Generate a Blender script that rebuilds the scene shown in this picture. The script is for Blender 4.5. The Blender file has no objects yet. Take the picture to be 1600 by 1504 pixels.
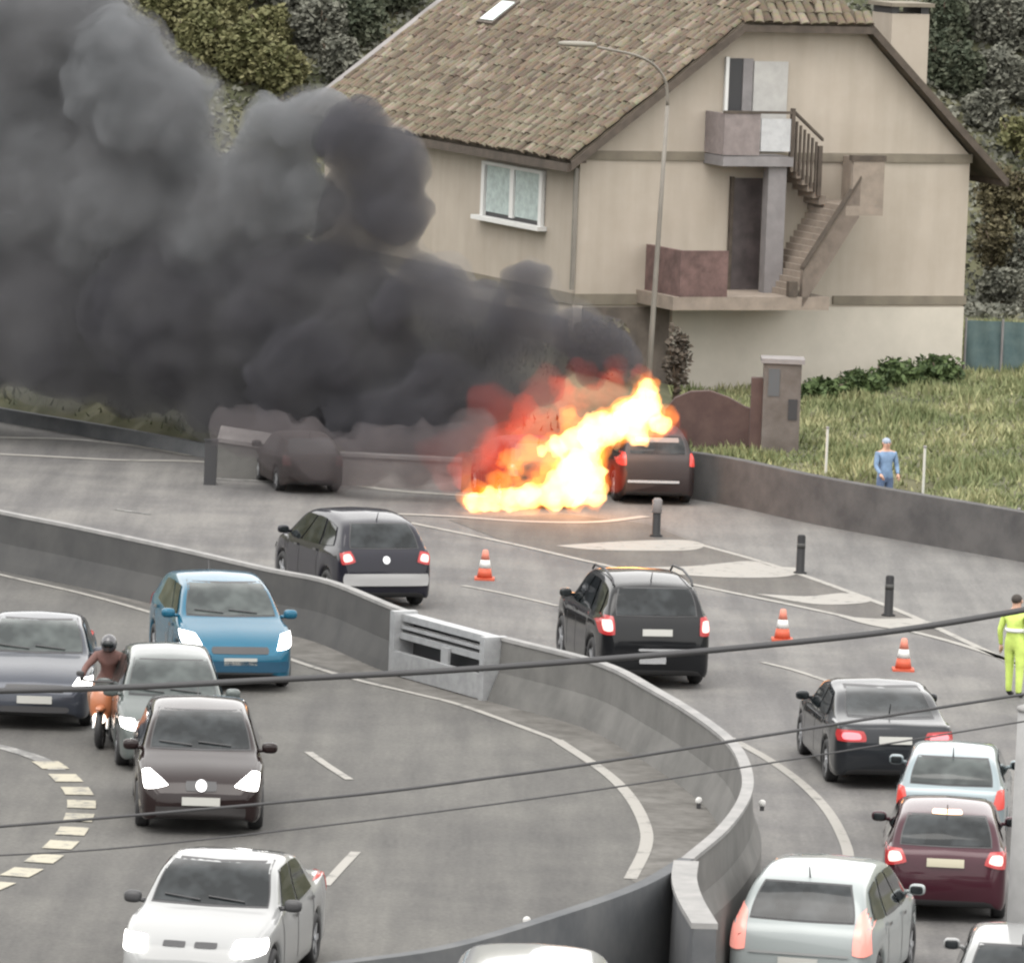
import bpy, bmesh, math, random
from mathutils import Vector, Matrix, noise
from mathutils.bvhtree import BVHTree
R = math.radians
random.seed(11)

# ------------------------------------------------------------------ camera, sky, sun, exposure
sc = bpy.context.scene
COL = sc.collection
F, CX, CY = 11500.0, 800.0, 752.0        # focal length and centre in photo pixels
CAMZ, PITCH, ROLL = 16.8, math.atan(1231 / 11500), R(2.2)
cam_d = bpy.data.cameras.new('camera'); cam = bpy.data.objects.new('camera', cam_d); COL.objects.link(cam)
cam_d.sensor_fit = 'HORIZONTAL'; cam_d.sensor_width = 36; cam_d.lens = 36 * F / 1600
cam_d.clip_start = 1; cam_d.clip_end = 2000
MROT = Matrix.Rotation(math.pi / 2 - PITCH, 3, 'X') @ Matrix.Rotation(ROLL, 3, 'Z')
cam.matrix_world = Matrix.Translation((0, 0, CAMZ)) @ MROT.to_4x4()
sc.camera = cam

SUN_EL, SUN_AZ = R(60), R(-18)           # veiled sun behind the viewer, a little to the left
world = bpy.data.worlds.new('World'); sc.world = world; world.use_nodes = True
wn = world.node_tree; wn.nodes.clear()
sky = wn.nodes.new('ShaderNodeTexSky'); sky.sky_type = 'NISHITA'; sky.sun_disc = False
sky.sun_elevation = SUN_EL; sky.sun_rotation = math.pi - SUN_AZ
sky.air_density = 1.0; sky.dust_density = 4.0; sky.ozone_density = 1.0
hs = wn.nodes.new('ShaderNodeHueSaturation'); hs.inputs['Saturation'].default_value = 0.25
bgn = wn.nodes.new('ShaderNodeBackground'); bgn.inputs[1].default_value = 0.15
wo = wn.nodes.new('ShaderNodeOutputWorld')
veil = wn.nodes.new('ShaderNodeMixRGB'); veil.inputs[0].default_value = .68; veil.inputs[2].default_value = (7.6, 7.4, 7.1, 1)   # even high cloud over the clear sky
wn.links.new(sky.outputs[0], hs.inputs['Color']); wn.links.new(hs.outputs[0], veil.inputs[1]); wn.links.new(veil.outputs[0], bgn.inputs[0]); wn.links.new(bgn.outputs[0], wo.inputs[0])
sun_d = bpy.data.lights.new('sun', 'SUN'); sun_d.energy = 0.5; sun_d.angle = R(40); sun_d.color = (1, .965, .91)
sun = bpy.data.objects.new('sun', sun_d); COL.objects.link(sun)
sdir = Vector((math.sin(SUN_AZ) * math.cos(SUN_EL), -math.cos(SUN_AZ) * math.cos(SUN_EL), math.sin(SUN_EL)))
sun.rotation_euler = (-sdir).to_track_quat('-Z', 'Y').to_euler(); sun.location = (30, -20, 60)
sc.view_settings.view_transform = 'Standard'; sc.view_settings.look = 'None'
sc.view_settings.gamma = 1; sc.view_settings.use_curve_mapping = False
sc.view_settings.exposure = 1.4
cy = sc.cycles
cy.use_denoising = True
try: cy.denoiser = 'OPENIMAGEDENOISE'
except Exception: pass
cy.max_bounces = 6; cy.diffuse_bounces = 2; cy.glossy_bounces = 3; cy.transmission_bounces = 3
cy.volume_bounces = 2; cy.transparent_max_bounces = 24; cy.volume_max_steps = 128
cy.sample_clamp_indirect = 6; cy.caustics_reflective = False; cy.caustics_refractive = False
cy.pixel_filter_type = 'BLACKMAN_HARRIS'; cy.filter_width = 2.3

# ------------------------------------------------------------------ pixel -> place helpers
def ray(px, py):
    return (MROT @ Vector(((px - CX) / F, -(py - CY) / F, -1))).normalized()
def P(px, py, z=0.0):                     # where a sight line meets the level z
    d = ray(px, py); t = (z - CAMZ) / d.z
    return Vector((d.x * t, d.y * t, z))
def PY(px, py, Y):                        # where it meets the upright plane at distance Y
    d = ray(px, py); t = Y / d.y
    return Vector((d.x * t, Y, CAMZ + d.z * t))
def pxm(Y): return F / Y

# ------------------------------------------------------------------ materials
MATS = {}
def nodes_of(name):
    m = bpy.data.materials.new(name); m.use_nodes = True
    return m, m.node_tree, m.node_tree.nodes['Principled BSDF']
def mat(name, col, rough=.7, metal=0, coat=0, var=0, scale=3, spec=.5, bump=0, detail=6, emit=None, es=0, col2=None, lo=.35, hi=.65, coords='Object'):
    if name in MATS: return MATS[name]
    m, nt, b = nodes_of(name); L = nt.links.new
    b.inputs['Base Color'].default_value = (*col, 1)
    b.inputs['Roughness'].default_value = rough; b.inputs['Metallic'].default_value = metal
    b.inputs['Coat Weight'].default_value = coat; b.inputs['Coat Roughness'].default_value = .05; b.inputs['Coat IOR'].default_value = 1.34
    b.inputs['Specular IOR Level'].default_value = spec
    if emit: b.inputs['Emission Color'].default_value = (*emit, 1); b.inputs['Emission Strength'].default_value = es
    if var or col2:
        tc = nt.nodes.new('ShaderNodeTexCoord'); n = nt.nodes.new('ShaderNodeTexNoise')
        n.inputs['Scale'].default_value = scale; n.inputs['Detail'].default_value = detail; n.inputs['Roughness'].default_value = .62
        L(tc.outputs[coords], n.inputs['Vector'])
        r = nt.nodes.new('ShaderNodeValToRGB'); r.color_ramp.elements[0].position = lo; r.color_ramp.elements[1].position = hi
        c2 = col2 or tuple(min(1, c * (1 + var)) for c in col)
        c1 = col if col2 else tuple(c * (1 - var) for c in col)
        r.color_ramp.elements[0].color = (*c1, 1); r.color_ramp.elements[1].color = (*c2, 1)
        L(n.outputs['Fac'], r.inputs['Fac']); L(r.outputs['Color'], b.inputs['Base Color'])
        if bump:
            bp = nt.nodes.new('ShaderNodeBump'); bp.inputs['Strength'].default_value = bump; bp.inputs['Distance'].default_value = .03
            L(n.outputs['Fac'], bp.inputs['Height']); L(bp.outputs['Normal'], b.inputs['Normal'])
    MATS[name] = m; return m

def asphalt(name, base, patch, rough=.85):
    m, nt, b = nodes_of(name); L = nt.links.new; N = nt.nodes.new
    tc = N('ShaderNodeTexCoord')
    def noi(s, d=8, st=None):
        n = N('ShaderNodeTexNoise'); n.inputs['Scale'].default_value = s; n.inputs['Detail'].default_value = d; n.inputs['Roughness'].default_value = .65
        if st:
            mp = N('ShaderNodeMapping'); mp.inputs['Scale'].default_value = st; mp.inputs['Rotation'].default_value = (0, 0, R(-12)); L(tc.outputs['Object'], mp.inputs[0]); L(mp.outputs[0], n.inputs['Vector'])
        else: L(tc.outputs['Object'], n.inputs['Vector'])
        return n
    big = noi(.35, 5); streak = noi(1.0, 5, (1.6, .12, 1)); fine = noi(14, 4)
    def ramp(n, a, bb, lo, hi):
        r = N('ShaderNodeValToRGB'); e = r.color_ramp.elements; e[0].position = lo; e[1].position = hi
        e[0].color = (*a, 1); e[1].color = (*bb, 1); L(n.outputs['Fac'], r.inputs['Fac']); return r
    c = ramp(big, base, patch, .4, .62)
    s = ramp(streak, (.80, .80, .81), (1.1, 1.1, 1.09), .38, .62)
    f = ramp(fine, (.84, .84, .84), (1.12, 1.12, 1.12), .35, .65)
    m1 = N('ShaderNodeMixRGB'); m1.blend_type = 'MULTIPLY'; m1.inputs[0].default_value = 1; L(c.outputs[0], m1.inputs[1]); L(s.outputs[0], m1.inputs[2])
    m2 = N('ShaderNodeMixRGB'); m2.blend_type = 'MULTIPLY'; m2.inputs[0].default_value = 1; L(m1.outputs[0], m2.inputs[1]); L(f.outputs[0], m2.inputs[2])
    L(m2.outputs[0], b.inputs['Base Color']); b.inputs['Roughness'].default_value = rough; b.inputs['Specular IOR Level'].default_value = .3
    bp = N('ShaderNodeBump'); bp.inputs['Strength'].default_value = .3; bp.inputs['Distance'].default_value = .01; L(fine.outputs['Fac'], bp.inputs['Height']); L(bp.outputs[0], b.inputs['Normal'])
    MATS[name] = m; return m

def worn_paint(name, col, under, lo=.36, hi=.5, scale=5):
    m, nt, b = nodes_of(name); L = nt.links.new; N = nt.nodes.new
    tc = N('ShaderNodeTexCoord'); n = N('ShaderNodeTexNoise'); n.inputs['Scale'].default_value = scale; n.inputs['Detail'].default_value = 9; n.inputs['Roughness'].default_value = .75
    L(tc.outputs['Object'], n.inputs['Vector'])
    r = N('ShaderNodeValToRGB'); e = r.color_ramp.elements; e[0].position = lo; e[1].position = hi; e[0].color = (*under, 1); e[1].color = (*col, 1)
    L(n.outputs['Fac'], r.inputs['Fac']); L(r.outputs[0], b.inputs['Base Color']); b.inputs['Roughness'].default_value = .75
    MATS[name] = m; return m

M_ROAD = asphalt('asphalt', (0.1033, 0.1003, 0.09884), (0.1392, 0.1351, 0.1282))
M_ROADL = asphalt('asphalt_upper', (0.07281, 0.07069, 0.06688), (0.09303, 0.09032, 0.08375))
M_RAMP = asphalt('asphalt_pale', (0.1154, 0.1132, 0.1095), (0.1415, 0.1385, 0.1325))
M_GORE = asphalt('asphalt_brownish', (0.0782, 0.07395, 0.068), (0.09775, 0.0918, 0.085))
M_DIRT = mat('shoulder_dirt', (0.0598, 0.05616, 0.04992), .95, var=0, col2=(0.115, 0.1095, 0.1008), scale=2.2, bump=.4)
M_PAINT = worn_paint('road_paint', (0.2342, 0.2256, 0.2063), (0.08778, 0.08673, 0.08192), .33, .46, 3)
M_PAINTF = worn_paint('road_paint_faded', (0.264, 0.26, 0.248), (0.1, 0.1, 0.0976), .44, .62, 3)
M_CONC = mat('concrete', (0.07225, 0.0714, 0.068), .9, col2=(0.119, 0.1165, 0.1105), scale=1.1, bump=.3, lo=.32, hi=.68)
M_CONCD = mat('concrete_dark', (0.054, 0.05805, 0.06345), .9, col2=(0.0891, 0.0918, 0.0945), scale=1.2, bump=.3)
M_COPE = mat('concrete_coping', (.17, .17, .167), .85, col2=(.23, .226, .22), scale=2.5)
M_WALLR = mat('retaining_stone', (0.044, 0.0432, 0.044), .95, col2=(0.076, 0.0736, 0.072), scale=1.3, bump=.4)
M_PALE = mat('pale_concrete', (0.1794, 0.1677, 0.1638), .9, var=.18, scale=1.5)
M_HOUSE = mat('cream_render', (0.3052, 0.2693, 0.2241), .92, col2=(0.3476, 0.3101, 0.2641), scale=.9, bump=.15, lo=.3, hi=.7)
nt_ = M_HOUSE.node_tree; b_ = nt_.nodes['Principled BSDF']; old = b_.inputs['Base Color'].links[0].from_socket     # faint rain streaks down the render
tc_ = nt_.nodes.new('ShaderNodeTexCoord'); mp_ = nt_.nodes.new('ShaderNodeMapping'); mp_.inputs['Scale'].default_value = (2.2, 2.2, .22); ns_ = nt_.nodes.new('ShaderNodeTexNoise'); ns_.inputs['Scale'].default_value = 1.3; ns_.inputs['Detail'].default_value = 7
rp_ = nt_.nodes.new('ShaderNodeValToRGB'); rp_.color_ramp.elements[0].position = .34; rp_.color_ramp.elements[0].color = (.945, .94, .925, 1); rp_.color_ramp.elements[1].position = .6; rp_.color_ramp.elements[1].color = (1.04, 1.03, 1.02, 1)
mm_ = nt_.nodes.new('ShaderNodeMixRGB'); mm_.blend_type = 'MULTIPLY'; mm_.inputs[0].default_value = 1
nt_.links.new(tc_.outputs['Object'], mp_.inputs[0]); nt_.links.new(mp_.outputs[0], ns_.inputs['Vector']); nt_.links.new(ns_.outputs['Fac'], rp_.inputs['Fac']); nt_.links.new(old, mm_.inputs[1]); nt_.links.new(rp_.outputs[0], mm_.inputs[2]); nt_.links.new(mm_.outputs[0], b_.inputs['Base Color'])
M_BAND = mat('ochre_band', (0.15, 0.1312, 0.1013), .9, var=.15, scale=2)
M_FASCIA = mat('dark_timber', (0.06, 0.0468, 0.036), .8, var=.25, scale=4)
M_BROWN = mat('brown_render_shade', (0.099, 0.08325, 0.06975), .9, var=.25, scale=2)  # brown wall base; also holds the shade of the porch recess
M_STAIR = mat('stair_concrete', (0.2087, 0.174, 0.1424), .9, var=.15, scale=3)
M_RUST = mat('rust_parapet', (0.1063, 0.06563, 0.05937), .9, var=.3, scale=3)
M_WHITE = mat('white_paint', (0.54, 0.54, 0.525), .6)
M_GREYP = mat('grey_paint', (0.1683, 0.1584, 0.1587), .7, var=.12, scale=3)
M_DARK = mat('dark_opening', (.022, .022, .024), .5)
M_DOOR = mat('dark_door', (.055, .045, .045), .5, var=.3, scale=3)
M_PANE = mat('curtained_pane', (.36, .42, .41), .12, var=.15, scale=6, spec=.7)
M_REDWALL = mat('red_brown_wall', (0.0576, 0.0342, 0.0306), .9, col2=(0.0828, 0.0522, 0.045), scale=2, bump=.3)
M_STEEL = mat('galvanised_steel', (0.34, 0.3468, 0.3536), .45, metal=.5, var=.12, scale=6)
M_BLACK = mat('black_rubber', (.018, .018, .019), .7)
M_PLAST = mat('dark_plastic', (.03, .03, .032), .5)
M_RIM = mat('rim_alloy', (.42, .43, .45), .35, metal=.7)
M_GLASS = mat('tinted_glass', (.006, .008, .009), .05, spec=.30, col2=(.024, .028, .030), scale=2.6, lo=.42, hi=.66, detail=2)
M_GLASSL = mat('pale_tinted_glass', (.014, .019, .019), .07, spec=.45, col2=(.05, .06, .058), scale=2.2, lo=.4, hi=.66, detail=2)
M_PLATE = mat('plate_white', (0.372, 0.372, 0.348), .5)
M_PLATEY = mat('plate_cream', (0.36, 0.336, 0.252), .5)
M_HEAD = mat('lit_headlamp', (.9, .9, .9), .2, emit=(1, .97, .92), es=3.0)
M_HEADD = mat('headlamp_lens', (.62, .63, .64), .1, spec=.9)
M_TAIL = mat('tail_lens', (.36, .03, .025), .2, emit=(1, .14, .10), es=.10)
M_BRAKE = mat('lit_brake_lamp', (.5, .06, .06), .2, emit=(1, .26, .30), es=.55)
M_BRAKEH = mat('bright_brake_lamp', (.5, .12, .11), .2, emit=(1, .62, .55), es=.62)
M_LENS = mat('red_lens', (.22, .02, .022), .2, emit=(1, .05, .05), es=.07)
M_CHROME = mat('bright_trim', (.6, .61, .62), .25, metal=.8)
M_CABLE = mat('cable_sheath', (.022, .022, .024), .6)
M_GALV = mat('lamp_post_paint', (0.153, 0.1403, 0.1198), .6, var=.08, scale=3)
M_WOOD = mat('bark', (.10, .075, .055), .95, var=.3, scale=6)

# ------------------------------------------------------------------ object helpers
def link(o, parent=None):
    COL.objects.link(o)
    if parent: o.parent = parent
    return o
def obj(name, verts, faces, m=None, parent=None, smooth=False, mats=None, idx=None):
    me = bpy.data.meshes.new(name); me.from_pydata([tuple(v) for v in verts], [], faces)
    for mm in (mats or ([m] if m else [])): me.materials.append(mm)
    if idx: me.polygons.foreach_set('material_index', idx)
    if smooth: me.polygons.foreach_set('use_smooth', [True] * len(me.polygons))
    me.update()
    return link(bpy.data.objects.new(name, me), parent)
def tag(o, label=None, cat=None, group=None, kind=None):
    if label: o['label'] = label
    if cat: o['category'] = cat
    if group: o['group'] = group
    if kind: o['kind'] = kind
    return o
def empty(name, loc, rz=0, label=None, cat=None, group=None):
    o = bpy.data.objects.new(name, None); o.location = loc; o.rotation_euler = (0, 0, rz); o.empty_display_size = .3
    return tag(link(o), label, cat, group)
class MB:
    def __init__(s): s.v = []; s.f = []
    def quadbox(s, a, b, c, d, n):        # slab: quad abcd extruded by vector n
        k = len(s.v); q = [Vector(p) for p in (a, b, c, d)]; n = Vector(n)
        s.v += q + [p + n for p in q]
        s.f += [tuple(k + i for i in t) for t in ((3, 2, 1, 0), (4, 5, 6, 7), (0, 1, 5, 4), (1, 2, 6, 5), (2, 3, 7, 6), (3, 0, 4, 7))]
        return s
    def box(s, x0, x1, y0, y1, z0, z1):
        return s.quadbox((x0, y0, z0), (x1, y0, z0), (x1, y1, z0), (x0, y1, z0), (0, 0, z1 - z0))
    def tube(s, pts, r, seg=10, r2=None, cap=True):
        pts = [Vector(p) for p in pts]; k = len(s.v); n = len(pts)
        for i, p in enumerate(pts):
            t = (pts[min(i + 1, n - 1)] - pts[max(i - 1, 0)]).normalized()
            a = t.cross(Vector((0, 0, 1)) if abs(t.z) < .9 else Vector((0, 1, 0))).normalized(); b = t.cross(a)
            rr = r if r2 is None else r + (r2 - r) * i / (n - 1)
            if isinstance(r, (list, tuple)): rr = r[i]
            for j in range(seg):
                an = 2 * math.pi * j / seg; s.v.append(p + a * math.cos(an) * rr + b * math.sin(an) * rr)
        for i in range(n - 1):
            for j in range(seg):
                s.f.append((k + i * seg + j, k + i * seg + (j + 1) % seg, k + (i + 1) * seg + (j + 1) % seg, k + (i + 1) * seg + j))
        if cap:
            s.f.append(tuple(k + j for j in range(seg))[::-1]); s.f.append(tuple(k + (n - 1) * seg + j for j in range(seg)))
        return s
    def lathe(s, prof, seg=20, c=(0, 0, 0)):
        k = len(s.v); n = len(prof)
        for r, z in prof:
            for j in range(seg):
                a = 2 * math.pi * j / seg; s.v.append(Vector((c[0] + r * math.cos(a), c[1] + r * math.sin(a), c[2] + z)))
        for i in range(n - 1):
            for j in range(seg):
                s.f.append((k + i * seg + j, k + i * seg + (j + 1) % seg, k + (i + 1) * seg + (j + 1) % seg, k + (i + 1) * seg + j))
        s.f.append(tuple(k + (n - 1) * seg + j for j in range(seg))); s.f.append(tuple(k + j for j in range(seg))[::-1])
        return s
    def ell(s, c, r, seg=14, rings=9, k=2.0):
        o = len(s.v); c = Vector(c)
        def sp(v): return math.copysign(abs(v) ** (2 / k), v)
        for i in range(rings + 1):
            th = math.pi * i / rings - math.pi / 2
            for j in range(seg):
                ph = 2 * math.pi * j / seg
                s.v.append(c + Vector((r[0] * sp(math.cos(th)) * sp(math.cos(ph)), r[1] * sp(math.cos(th)) * sp(math.sin(ph)), r[2] * sp(math.sin(th)))))
        for i in range(rings):
            for j in range(seg):
                s.f.append((o + i * seg + j, o + i * seg + (j + 1) % seg, o + (i + 1) * seg + (j + 1) % seg, o + (i + 1) * seg + j))
        return s
    def build(s, name, m, parent=None, smooth=False): return obj(name, s.v, s.f, m, parent, smooth)

def catmull(pts, n=8):
    pts = [Vector(p) for p in pts]; out = []
    q = [pts[0] * 2 - pts[1]] + pts + [pts[-1] * 2 - pts[-2]]
    for i in range(1, len(q) - 2):
        a, b, c, d = q[i - 1], q[i], q[i + 1], q[i + 2]
        for k in range(n):
            t = k / n
            out.append(.5 * (2 * b + (c - a) * t + (2 * a - 5 * b + 4 * c - d) * t * t + (3 * b - a - 3 * c + d) * t ** 3))
    out.append(pts[-1]); return out
def side_dirs(pts):
    out = []
    for i in range(len(pts)):
        t = pts[min(i + 1, len(pts) - 1)] - pts[max(i - 1, 0)]; t.z = 0; t.normalize()
        out.append(Vector((t.y, -t.x, 0)))       # right-hand side
    return out
def lerp_tab(tab, t):
    if t <= tab[0][0]: return tab[0][1]
    for (a, va), (b, vb) in zip(tab, tab[1:]):
        if t <= b: return va + (vb - va) * (t - a) / (b - a) if b > a else vb
    return tab[-1][1]

# ------------------------------------------------------------------ the lie of the land
ZL = 1.15                                   # the upper carriageway lies this much above the lower one
EDGE = sorted([P(x, y) for x, y in ((-260, 612), (0, 658), (160, 685), (320, 714), (450, 738), (560, 755), (700, 766), (900, 772), (1090, 779), (1300, 822), (1600, 876), (1900, 930), (2300, 990))], key=lambda v: v.x)
def edge_y(x):
    if x <= EDGE[0].x: return EDGE[0].y + (EDGE[0].x - x) * .9
    if x >= EDGE[-1].x: return EDGE[-1].y - (x - EDGE[-1].x) * .5
    for a, b in zip(EDGE, EDGE[1:]):
        if x <= b.x: return a.y + (b.y - a.y) * (x - a.x) / (b.x - a.x)
def sstep(a, b, x):
    t = max(0, min(1, (x - a) / (b - a))); return t * t * (3 - 2 * t)
DIP = PY(1386, 760, 150.0); DIP.y = edge_y(DIP.x) + 1.75
def ground_z(x, y):
    d = y - edge_y(x)
    if d < 1.0: return -.08
    right = sstep(1, 4.5, x)
    zr = .80 + .034 * min(d, 30) + .10 * noise.noise((x * .5, y * .5, 1)) * min(1, d)
    zl = min(.04 + .30 * d, 1.6 + .05 * d) + .12 * noise.noise((x * .6, y * .6, 7)) * min(1, d)
    z = zl + (zr - zl) * right
    z -= .78 * (1 - sstep(.55, 1.3, math.hypot(x - DIP.x, y - DIP.y)))
    h = max(0, y - 187 + 1.5 * noise.noise((x * .12, 3, 0)))
    z += min(h * .6, 12 + h * .10) + (noise.noise((x * .2, y * .2, 2)) * .9) * sstep(0, 8, h)
    return z
gx = [-160, -110, -70, -45, -30] + [-22 + i * .6 for i in range(73)] + [26, 34, 46, 70, 110, 160]
gy = [20, 60, 100, 130, 140] + [143 + i * .5 for i in range(100)] + [195 + i * 1.5 for i in range(26)] + [245, 270, 320, 400, 520]
vs = [(x, y, ground_z(x, y)) for y in gy for x in gx]; nx = len(gx)
# a crisp step under the roadside walls
fs = [(j * nx + i, j * nx + i + 1, (j + 1) * nx + i + 1, (j + 1) * nx + i) for j in range(len(gy) - 1) for i in range(nx - 1)]
M_GROUND = mat('meadow_soil', (0.0504, 0.05544, 0.0273), .95, col2=(0.1176, 0.1117, 0.0637), scale=.55, bump=.5, lo=.38, hi=.62)
tag(obj('terrain', vs, fs, M_GROUND, smooth=True), kind='structure')

def sheet(name, pts, z, m, kind='structure'):
    me = bpy.data.meshes.new(name); bm = bmesh.new()
    f = bm.faces.new([bm.verts.new((p[0], p[1], z)) for p in pts]); bm.normal_update()
    if f.normal.z < 0: f.normal_flip()
    bmesh.ops.triangulate(bm, faces=[f]); bm.to_mesh(me); bm.free(); me.materials.append(m)
    return tag(link(bpy.data.objects.new(name, me)), kind=kind)
far = [EDGE[0] + Vector((-60, 54, 0))] + EDGE + [EDGE[-1] + Vector((60, -30, 0))]
sheet('road', [(-70, 40), *[(p.x, p.y + .15) for p in far], (80, 40)], 0, M_ROAD)

def strip(name, pts, w, z, m, parent=None, kind=None, taper=None):
    sd = side_dirs(pts); v = []; f = []
    for i, p in enumerate(pts):
        ww = w if taper is None else w * taper(i / (len(pts) - 1))
        v += [Vector((p.x, p.y, z)) - sd[i] * ww / 2, Vector((p.x, p.y, z)) + sd[i] * ww / 2]
    for i in range(len(pts) - 1): f.append((2 * i, 2 * i + 1, 2 * i + 3, 2 * i + 2))
    o = obj(name, v, f, m, parent)
    if kind: tag(o, kind=kind)
    return o
def px_line(pix, z, n=6): return catmull([P(x, y, z) for x, y in pix], n)

# pale exit ramp and brownish gore area
ramp_in = [P(x, y) for x, y in ((880, 800), (1010, 815), (1090, 845), (1200, 878), (1330, 923), (1440, 972), (1600, 1040), (1800, 1130), (2100, 1270))]
ramp_out = [P(x, y) for x, y in ((2300, 985), (1900, 926), (1600, 872), (1300, 818), (1090, 776), (900, 776))]
sheet('exit_ramp', [(p.x, p.y) for p in ramp_in + ramp_out], .004, M_RAMP)
gore = [P(x, y) for x, y in ((700, 812), (880, 803), (1010, 818), (1090, 849), (1200, 881), (1330, 926), (1440, 974), (1500, 1004), (1400, 978), (1240, 945), (1080, 913), (930, 880), (800, 850))]
sheet('gore_area', [(p.x, p.y) for p in gore], .006, M_GORE)

def paint(name, pix, w, z, m=None, **k): return strip(name, px_line(pix, z), w, z, m or M_PAINT, kind='structure', **k)
ZR = .011
paint('edge_marking', ((640, 816), (800, 849), (930, 879), (1080, 912), (1240, 945), (1400, 980), (1520, 1012), (1650, 1060), (1900, 1170)), .17, ZR)
paint('edge_marking', ((1085, 848), (1200, 880), (1330, 925), (1420, 960), (1480, 988), (1600, 1044), (1800, 1140)), .16, ZR)
def blob_px(name, pix, z, m=M_PAINT):
    pts = catmull([P(x, y, z) for x, y in pix + pix[:1]], 5)[:-1]
    return sheet(name, [(p.x, p.y) for p in pts], z, m)
blob_px('chevron_marking', [(868, 852), (960, 846), (1060, 843), (1100, 850), (1080, 859), (1000, 860), (920, 858)], .013)
blob_px('chevron_marking', [(985, 886), (1080, 884), (1170, 876), (1205, 884), (1255, 888), (1230, 900), (1150, 902), (1060, 897)], .013)
blob_px('chevron_marking', [(1180, 927), (1260, 931), (1320, 926), (1362, 934), (1345, 942), (1270, 943)], .013)
blob_px('chevron_marking', [(1310, 962), (1370, 966), (1430, 966), (1470, 978), (1420, 984), (1360, 976)], .013)
paint('edge_marking', ((560, 800), (700, 806), (820, 814), (930, 815), (1010, 806)), .26, .014)
paint('lane_marking', ((722, 914), (790, 927), (872, 946)), .13, ZR)
paint('lane_marking', ((1192, 1034), (1240, 1046), (1296, 1064)), .13, ZR)
paint('lane_marking', ((180, 795), (235, 803)), .14, ZR, m=M_PAINTF)
paint('edge_marking', ((1140, 1152), (1200, 1185), (1255, 1225), (1295, 1268), (1320, 1315), (1326, 1350), (1320, 1420), (1290, 1500)), .17, ZR)
paint('edge_marking', ((-200, 700), (40, 711), (180, 718), (330, 722), (470, 742), (600, 764), (760, 776)), .30, ZR)
paint('kerb_marking', ((-200, 676), (0, 683), (110, 686), (210, 696), (300, 711)), .34, .012)
paint('lane_marking', ((330, 748), (440, 752)), .2, ZR, m=M_PAINTF)

# ------------------------------------------------------------------ upper carriageway and median barrier
BAR = px_line(((-330, 728), (-150, 764), (0, 797), (130, 823), (280, 855), (420, 887), (520, 908), (640, 955), (790, 995), (940, 1034), (1020, 1074), (1090, 1116), (1145, 1160), (1167, 1205), (1163, 1245), (1130, 1292), (1074, 1340)), ZL + 1.0, 8)
T = ZL + 1.0
WALLB = px_line(((1074, 1340), (1000, 1382), (880, 1425), (700, 1478), (500, 1508), (200, 1560), (-200, 1640)), T, 8)
lb = [(p.x + .12, p.y) for p in BAR] + [(p.x, p.y) for p in WALLB[9:]]
sheet('upper_road', lb + [(-40, 70), (-60, 110), (-60, 160)], ZL, M_ROADL)
# earth/retaining body under the upper road so it is a solid bank
ub = lb + [(-40, 70), (-60, 110), (-60, 160)]
obj_v = [(x, y, ZL - .02) for x, y in ub] + [(x, y, -.05) for x, y in ub]; nb = len(ub)
tag(obj('embankment', obj_v, [(i, (i + 1) % nb, nb + (i + 1) % nb, nb + i) for i in range(nb)], M_CONCD), kind='structure')
# dusty strip between edge line and barrier
sh_in = px_line(((-200, 862), (0, 890), (235, 950), (470, 1030), (600, 1068), (730, 1103), (870, 1152), (950, 1205), (1000, 1262), (1016, 1300), (1004, 1345), (985, 1372)), ZL, 6)
sh_out = [Vector((p.x, p.y, ZL)) for p in BAR if p.y < 138]
sheet('dusty_shoulder', [(p.x, p.y) for p in sh_in] + [(p.x + .1, p.y) for p in reversed(sh_out)], ZL + .004, M_DIRT)
paint('edge_marking', ((-200, 845), (0, 897), (130, 927), (235, 956), (350, 992), (470, 1035), (560, 1062), (650, 1083), (730, 1104), (870, 1155)), .13, ZL + .010, m=M_PAINT)
paint('edge_marking', ((870, 1155), (945, 1205), (985, 1245), (1008, 1290), (1008, 1325), (985, 1372)), .18, ZL + .010, m=M_PAINT)
paint('lane_marking', ((482, 1174), (512, 1195), (546, 1217)), .13, ZL + .010)
paint('lane_marking', ((556, 1330), (534, 1353), (508, 1382)), .14, ZL + .010)
# yellowish ladder of blocks along the inner edge, then single bars
lad = px_line(((-40, 1158), (20, 1172), (70, 1190), (105, 1218), (127, 1250), (118, 1290), (90, 1325), (40, 1360), (-30, 1392), (-120, 1425)), ZL, 10)
strip('inner_edge_marking', lad[:26], .26, ZL + .009, M_PAINTF, kind='structure')
M_YEL = worn_paint('yellowed_paint', (0.296, 0.276, 0.216), (0.12, 0.1176, 0.112), .36, .5, 4)
acc = 0; k = 0; prev = lad[0]; start = None
lens = [0]
for a, b in zip(lad, lad[1:]): lens.append(lens[-1] + (b - a).length)
def at_len(s):
    for i in range(len(lad) - 1):
        if s <= lens[i + 1]: 
            t = (s - lens[i]) / max(1e-6, lens[i + 1] - lens[i]); return lad[i].lerp(lad[i + 1], t)
    return lad[-1].copy()
s = lens[20]
while s < lens[-1] - 1.2:
    strip('marking_block', [at_len(s), at_len(s + .35), at_len(s + .72)], .40, ZL + .013, M_YEL, kind='structure'); s += 1.22

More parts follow.
